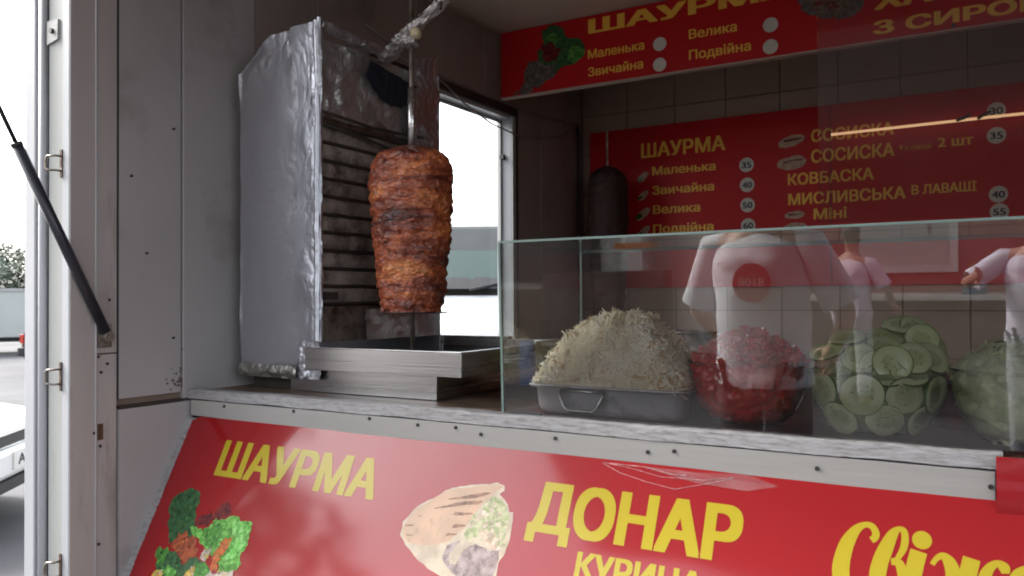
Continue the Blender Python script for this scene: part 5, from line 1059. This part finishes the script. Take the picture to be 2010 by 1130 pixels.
def person(label, loc, rz, h, shirt, trous, hairc, armL, armR, emblem=False, belly=1.0):
    """faces +Y locally; arm = (elbow, wrist) relative to the shoulder"""
    root = thing('person', label, 'person'); s = h/1.80
    V = lambda x, y, z: Vector((x, y, z))*s
    pel, chest, neck = V(0, 0, .96), V(0, 0, 1.30), V(0, .01, 1.50)
    N = [(pel, .13*s), (V(0, 0, 1.12), .125*s*belly), (chest, .135*s), (V(0, 0, 1.43), .09*s), (neck, .055*s), (V(0, .015, 1.57), .058*s), (V(0, .02, 1.66), .088*s), (V(0, .015, 1.73), .075*s)]
    E_ = [(0, 1), (1, 2), (2, 3), (3, 4), (4, 5), (5, 6), (6, 7)]
    ends = []
    for sd_, arm_ in ((-1, armL), (1, armR)):
        sh = V(sd_*.185, 0, 1.42); el = sh+Vector(arm_[0])*s; wr = sh+Vector(arm_[1])*s; d = (wr-el).normalized(); i = len(N)
        N += [(sh, .058*s), (el, .040*s), (wr, .027*s), (wr+d*.05*s, (.036*s, .022*s)), (wr+d*.09*s, (.036*s, .018*s))]; E_ += [(3, i), (i, i+1), (i+1, i+2), (i+2, i+3), (i+3, i+4)]; ends.append((sh, el, wr, d, sd_))
        # fingers continue from the palm
        side = d.cross(V(0, 1, .2)).normalized(); bk_ = side.cross(d).normalized()
        for k, (off, ln) in enumerate(((-.03, .068), (-.010, .078), (.010, .072), (.03, .056))):
            j = len(N); b0 = wr+d*.10*s+side*off*s
            N += [(b0, .0095*s), (b0+d*ln*.5*s+bk_*.008*s, .0085*s), (b0+d*ln*.9*s+bk_*.03*s, .007*s)]; E_ += [(i+4, j), (j, j+1), (j+1, j+2)]
        j = len(N); b0 = wr+d*.045*s-side*.042*s; N += [(b0, .012*s), (b0+d*.03*s-side*.015*s+bk_*.012*s, .010*s), (b0+d*.058*s-side*.014*s+bk_*.025*s, .008*s)]; E_ += [(i+3, j), (j, j+1), (j+1, j+2)]
    legs = []
    for sd_ in (-1, 1):
        i = len(N); hp_, kn, an = V(sd_*.095, 0, .90), V(sd_*.10, .02, .50), V(sd_*.105, -.01, .09)
        N += [(hp_, .088*s), (kn, .058*s), (an, .038*s), (V(sd_*.11, .10, .045), (.045*s, .03*s)), (V(sd_*.115, .19, .035), (.04*s, .022*s))]; E_ += [(0, i), (i, i+1), (i+1, i+2), (i+2, i+3), (i+3, i+4)]; legs.append((hp_, kn, an))
    skinned('body', SK, N, E_, root)
    # face
    for sd_ in (-1, 1):
        MB().lathe([(.001, -.012*s), (.009*s, -.008*s), (.012*s, 0), (.009*s, .008*s), (.001, .012*s)], sd_*.032*s, .093*s, 12).build('eye', EYE, root, smooth=True).location = (0, 0, 1.665*s)
        e_ = MB().tube([V(sd_*.082, .0, 1.69), V(sd_*.094, .0, 1.665), V(sd_*.084, .005, 1.63)], .012*s, 8).build('ear', SK, root, smooth=True)
    MB().hexa([V(-.016, .095, 1.625), V(.016, .095, 1.625), V(.006, .122, 1.63), V(-.006, .122, 1.63), V(-.008, .095, 1.68), V(.008, .095, 1.68), V(.004, .10, 1.675), V(-.004, .10, 1.675)]).build('nose', SK, root, bevel=.004)
    MB().tube([V(-.024, .098, 1.60), V(0, .106, 1.597), V(.024, .098, 1.60)], .005*s, 8).build('mouth', LIP, root, smooth=True)
    HM = mat('hair', hairc, rough=.7, scale=60)
    def hair(u, v):
        a = v*2*PI; el = u*PI*.56; r_ = .099*s*(1+.04*noise.noise(Vector((a*3, u*9, 1)))); low = 1 if math.sin(a) < .2 else .68
        e2 = el*low; return (r_*math.sin(e2)*math.cos(a)*.93, .010*s+r_*math.sin(e2)*math.sin(a)*1.02, 1.685*s+r_*1.02*math.cos(e2))
    MB().grid(hair, 14, 28).build('hair', HM, root, smooth=True)
    # shirt: trunk + sleeves
    rings = [(.885, .182, .135), (.90, .188, .14), (.98, .184, .138), (1.08, .178, .134), (1.20, .182, .138), (1.30, .190, .140), (1.37, .192, .128), (1.42, .170, .105), (1.455, .105, .085), (1.475, .075, .072)]
    sm = MB(); n_ = 40; L2 = []
    for i in range(46):
        t = i/45*(len(rings)-1); k = min(int(t), len(rings)-2); f = t-k; z, rx, ry = [rings[k][q]*(1-f)+rings[k+1][q]*f for q in range(3)]; row_ = []
        for j in range(n_):
            a = 2*PI*j/n_; c_, q_ = math.cos(a), math.sin(a); x = math.copysign(abs(c_)**.8, c_)*rx*belly; y = math.copysign(abs(q_)**.9, q_)*ry
            w_ = .010*noise.noise(Vector((x*7+z*9, y*6, z*11-x*8)))+.006*noise.noise(Vector((x*18+z*22, y*9, z*20)))
            row_.append(tuple(V(x, y, z)*1.0+Vector((c_, q_, 0))*w_*s))
        L2.append(row_)
    sm = loft(L2)
    for sh, el, wr, d, sd_ in ends:
        sm.tube([sh-Vector((sd_*.05*s, 0, -.01*s)), sh+Vector((0, 0, .002)), sh.lerp(el, .3), sh.lerp(el, .6), sh.lerp(el, .84)], [.050*s, .066*s, .068*s, .069*s, .074*s], 18, cap=False)
    sm.build('shirt', shirt, root, smooth=True)
    TN = [(V(0, 0, .92), (.135*s, .095*s))]; TE = []
    for hp_, kn, an in legs: i = len(TN); TN += [(hp_, .108*s), (kn, .078*s), (an+V(0, 0, .02), .065*s)]; TE += [(0, i), (i, i+1), (i+1, i+2)]
    skinned('trousers', trous, TN, TE, root)
    for hp_, kn, an in legs:
        MB().grid(lambda u, v: (an.x+.05*s*math.sin(v*2*PI)*(1 if u < .9 else .7), an.y+.06*s+.14*s*math.cos(v*2*PI), .002+u*.085*s*(.62+.38*(math.cos(v*2*PI) < -.2))), 4, 20).build('shoe', SHOE, root, smooth=True)
    if emblem:
        dsc = MB(); disc(dsc, lambda a, b: (a, .1495*s, b), 0.02*s, 1.285*s, .075*s, 32); dd_ = dsc.build('shirt_emblem', EMB, root)
        text('emblem_lettering', '8108', lambda a, b: (-a, .1515*s, b), -.07*s, .03*s, 1.272*s, .034*s, SHW, dd_, .01)
    place(root, loc, rz); return root
EYE = mat('eye', (.7, .7, .68), rough=.2); LIP = mat('lip', (.4, .16, .13)); SHOE = mat('shoe', (.04, .04, .04)); EMB = mat('emblem_red', (.38, .02, .02)); SHW = mat('emblem_white', (.6, .5, .48))
greyT = mat('pale_grey_tee', (.80, .82, .86), (.72, .74, .80), .8, scale=6, bump=.35, bscale=9)
pinkT = mat('pink_shirt', (.78, .64, .72), (.70, .56, .66), .8, scale=6, bump=.3, bscale=9)
brnT = mat('brown_shirt', (.13, .09, .08), rough=.8)
lilT = mat('lilac_shirt', (.72, .70, .80), (.62, .60, .72), .8, scale=6, bump=.3, bscale=9)
dkP = mat('dark_trousers', (.05, .045, .05), rough=.8); jean = mat('grey_jeans', (.28, .29, .33), (.22, .23, .27), .8, scale=10); wht = mat('pale_trousers', (.6, .6, .62), rough=.8)
person('man in a pale grey tee with a red round chest emblem, waiting at the hatch', (-.83, -.62, GZ), R(8), 1.93, greyT, dkP, (.03, .02, .015), ((-.12, -.06, -.27), (-.02, -.20, -.42)), ((.12, -.06, -.27), (.02, -.20, -.42)), emblem=True)
person('man in a pink shirt and pale trousers seen from behind, mirrored in the counter glass', (-1.08, -4.9, GZ), R(200), 1.66, pinkT, wht, (.05, .03, .02), ((-.12, .08, -.26), (-.10, .26, -.42)), ((.12, .08, -.26), (.12, .26, -.42)))
person('person in a lilac shirt standing at the right, mirrored in the counter glass', (.24, -3.0, GZ), R(10), 1.74, lilT, jean, (.04, .03, .02), ((-.2, .12, -.16), (-.10, .36, -.10)), ((.10, .05, -.27), (.16, .2, -.46)))
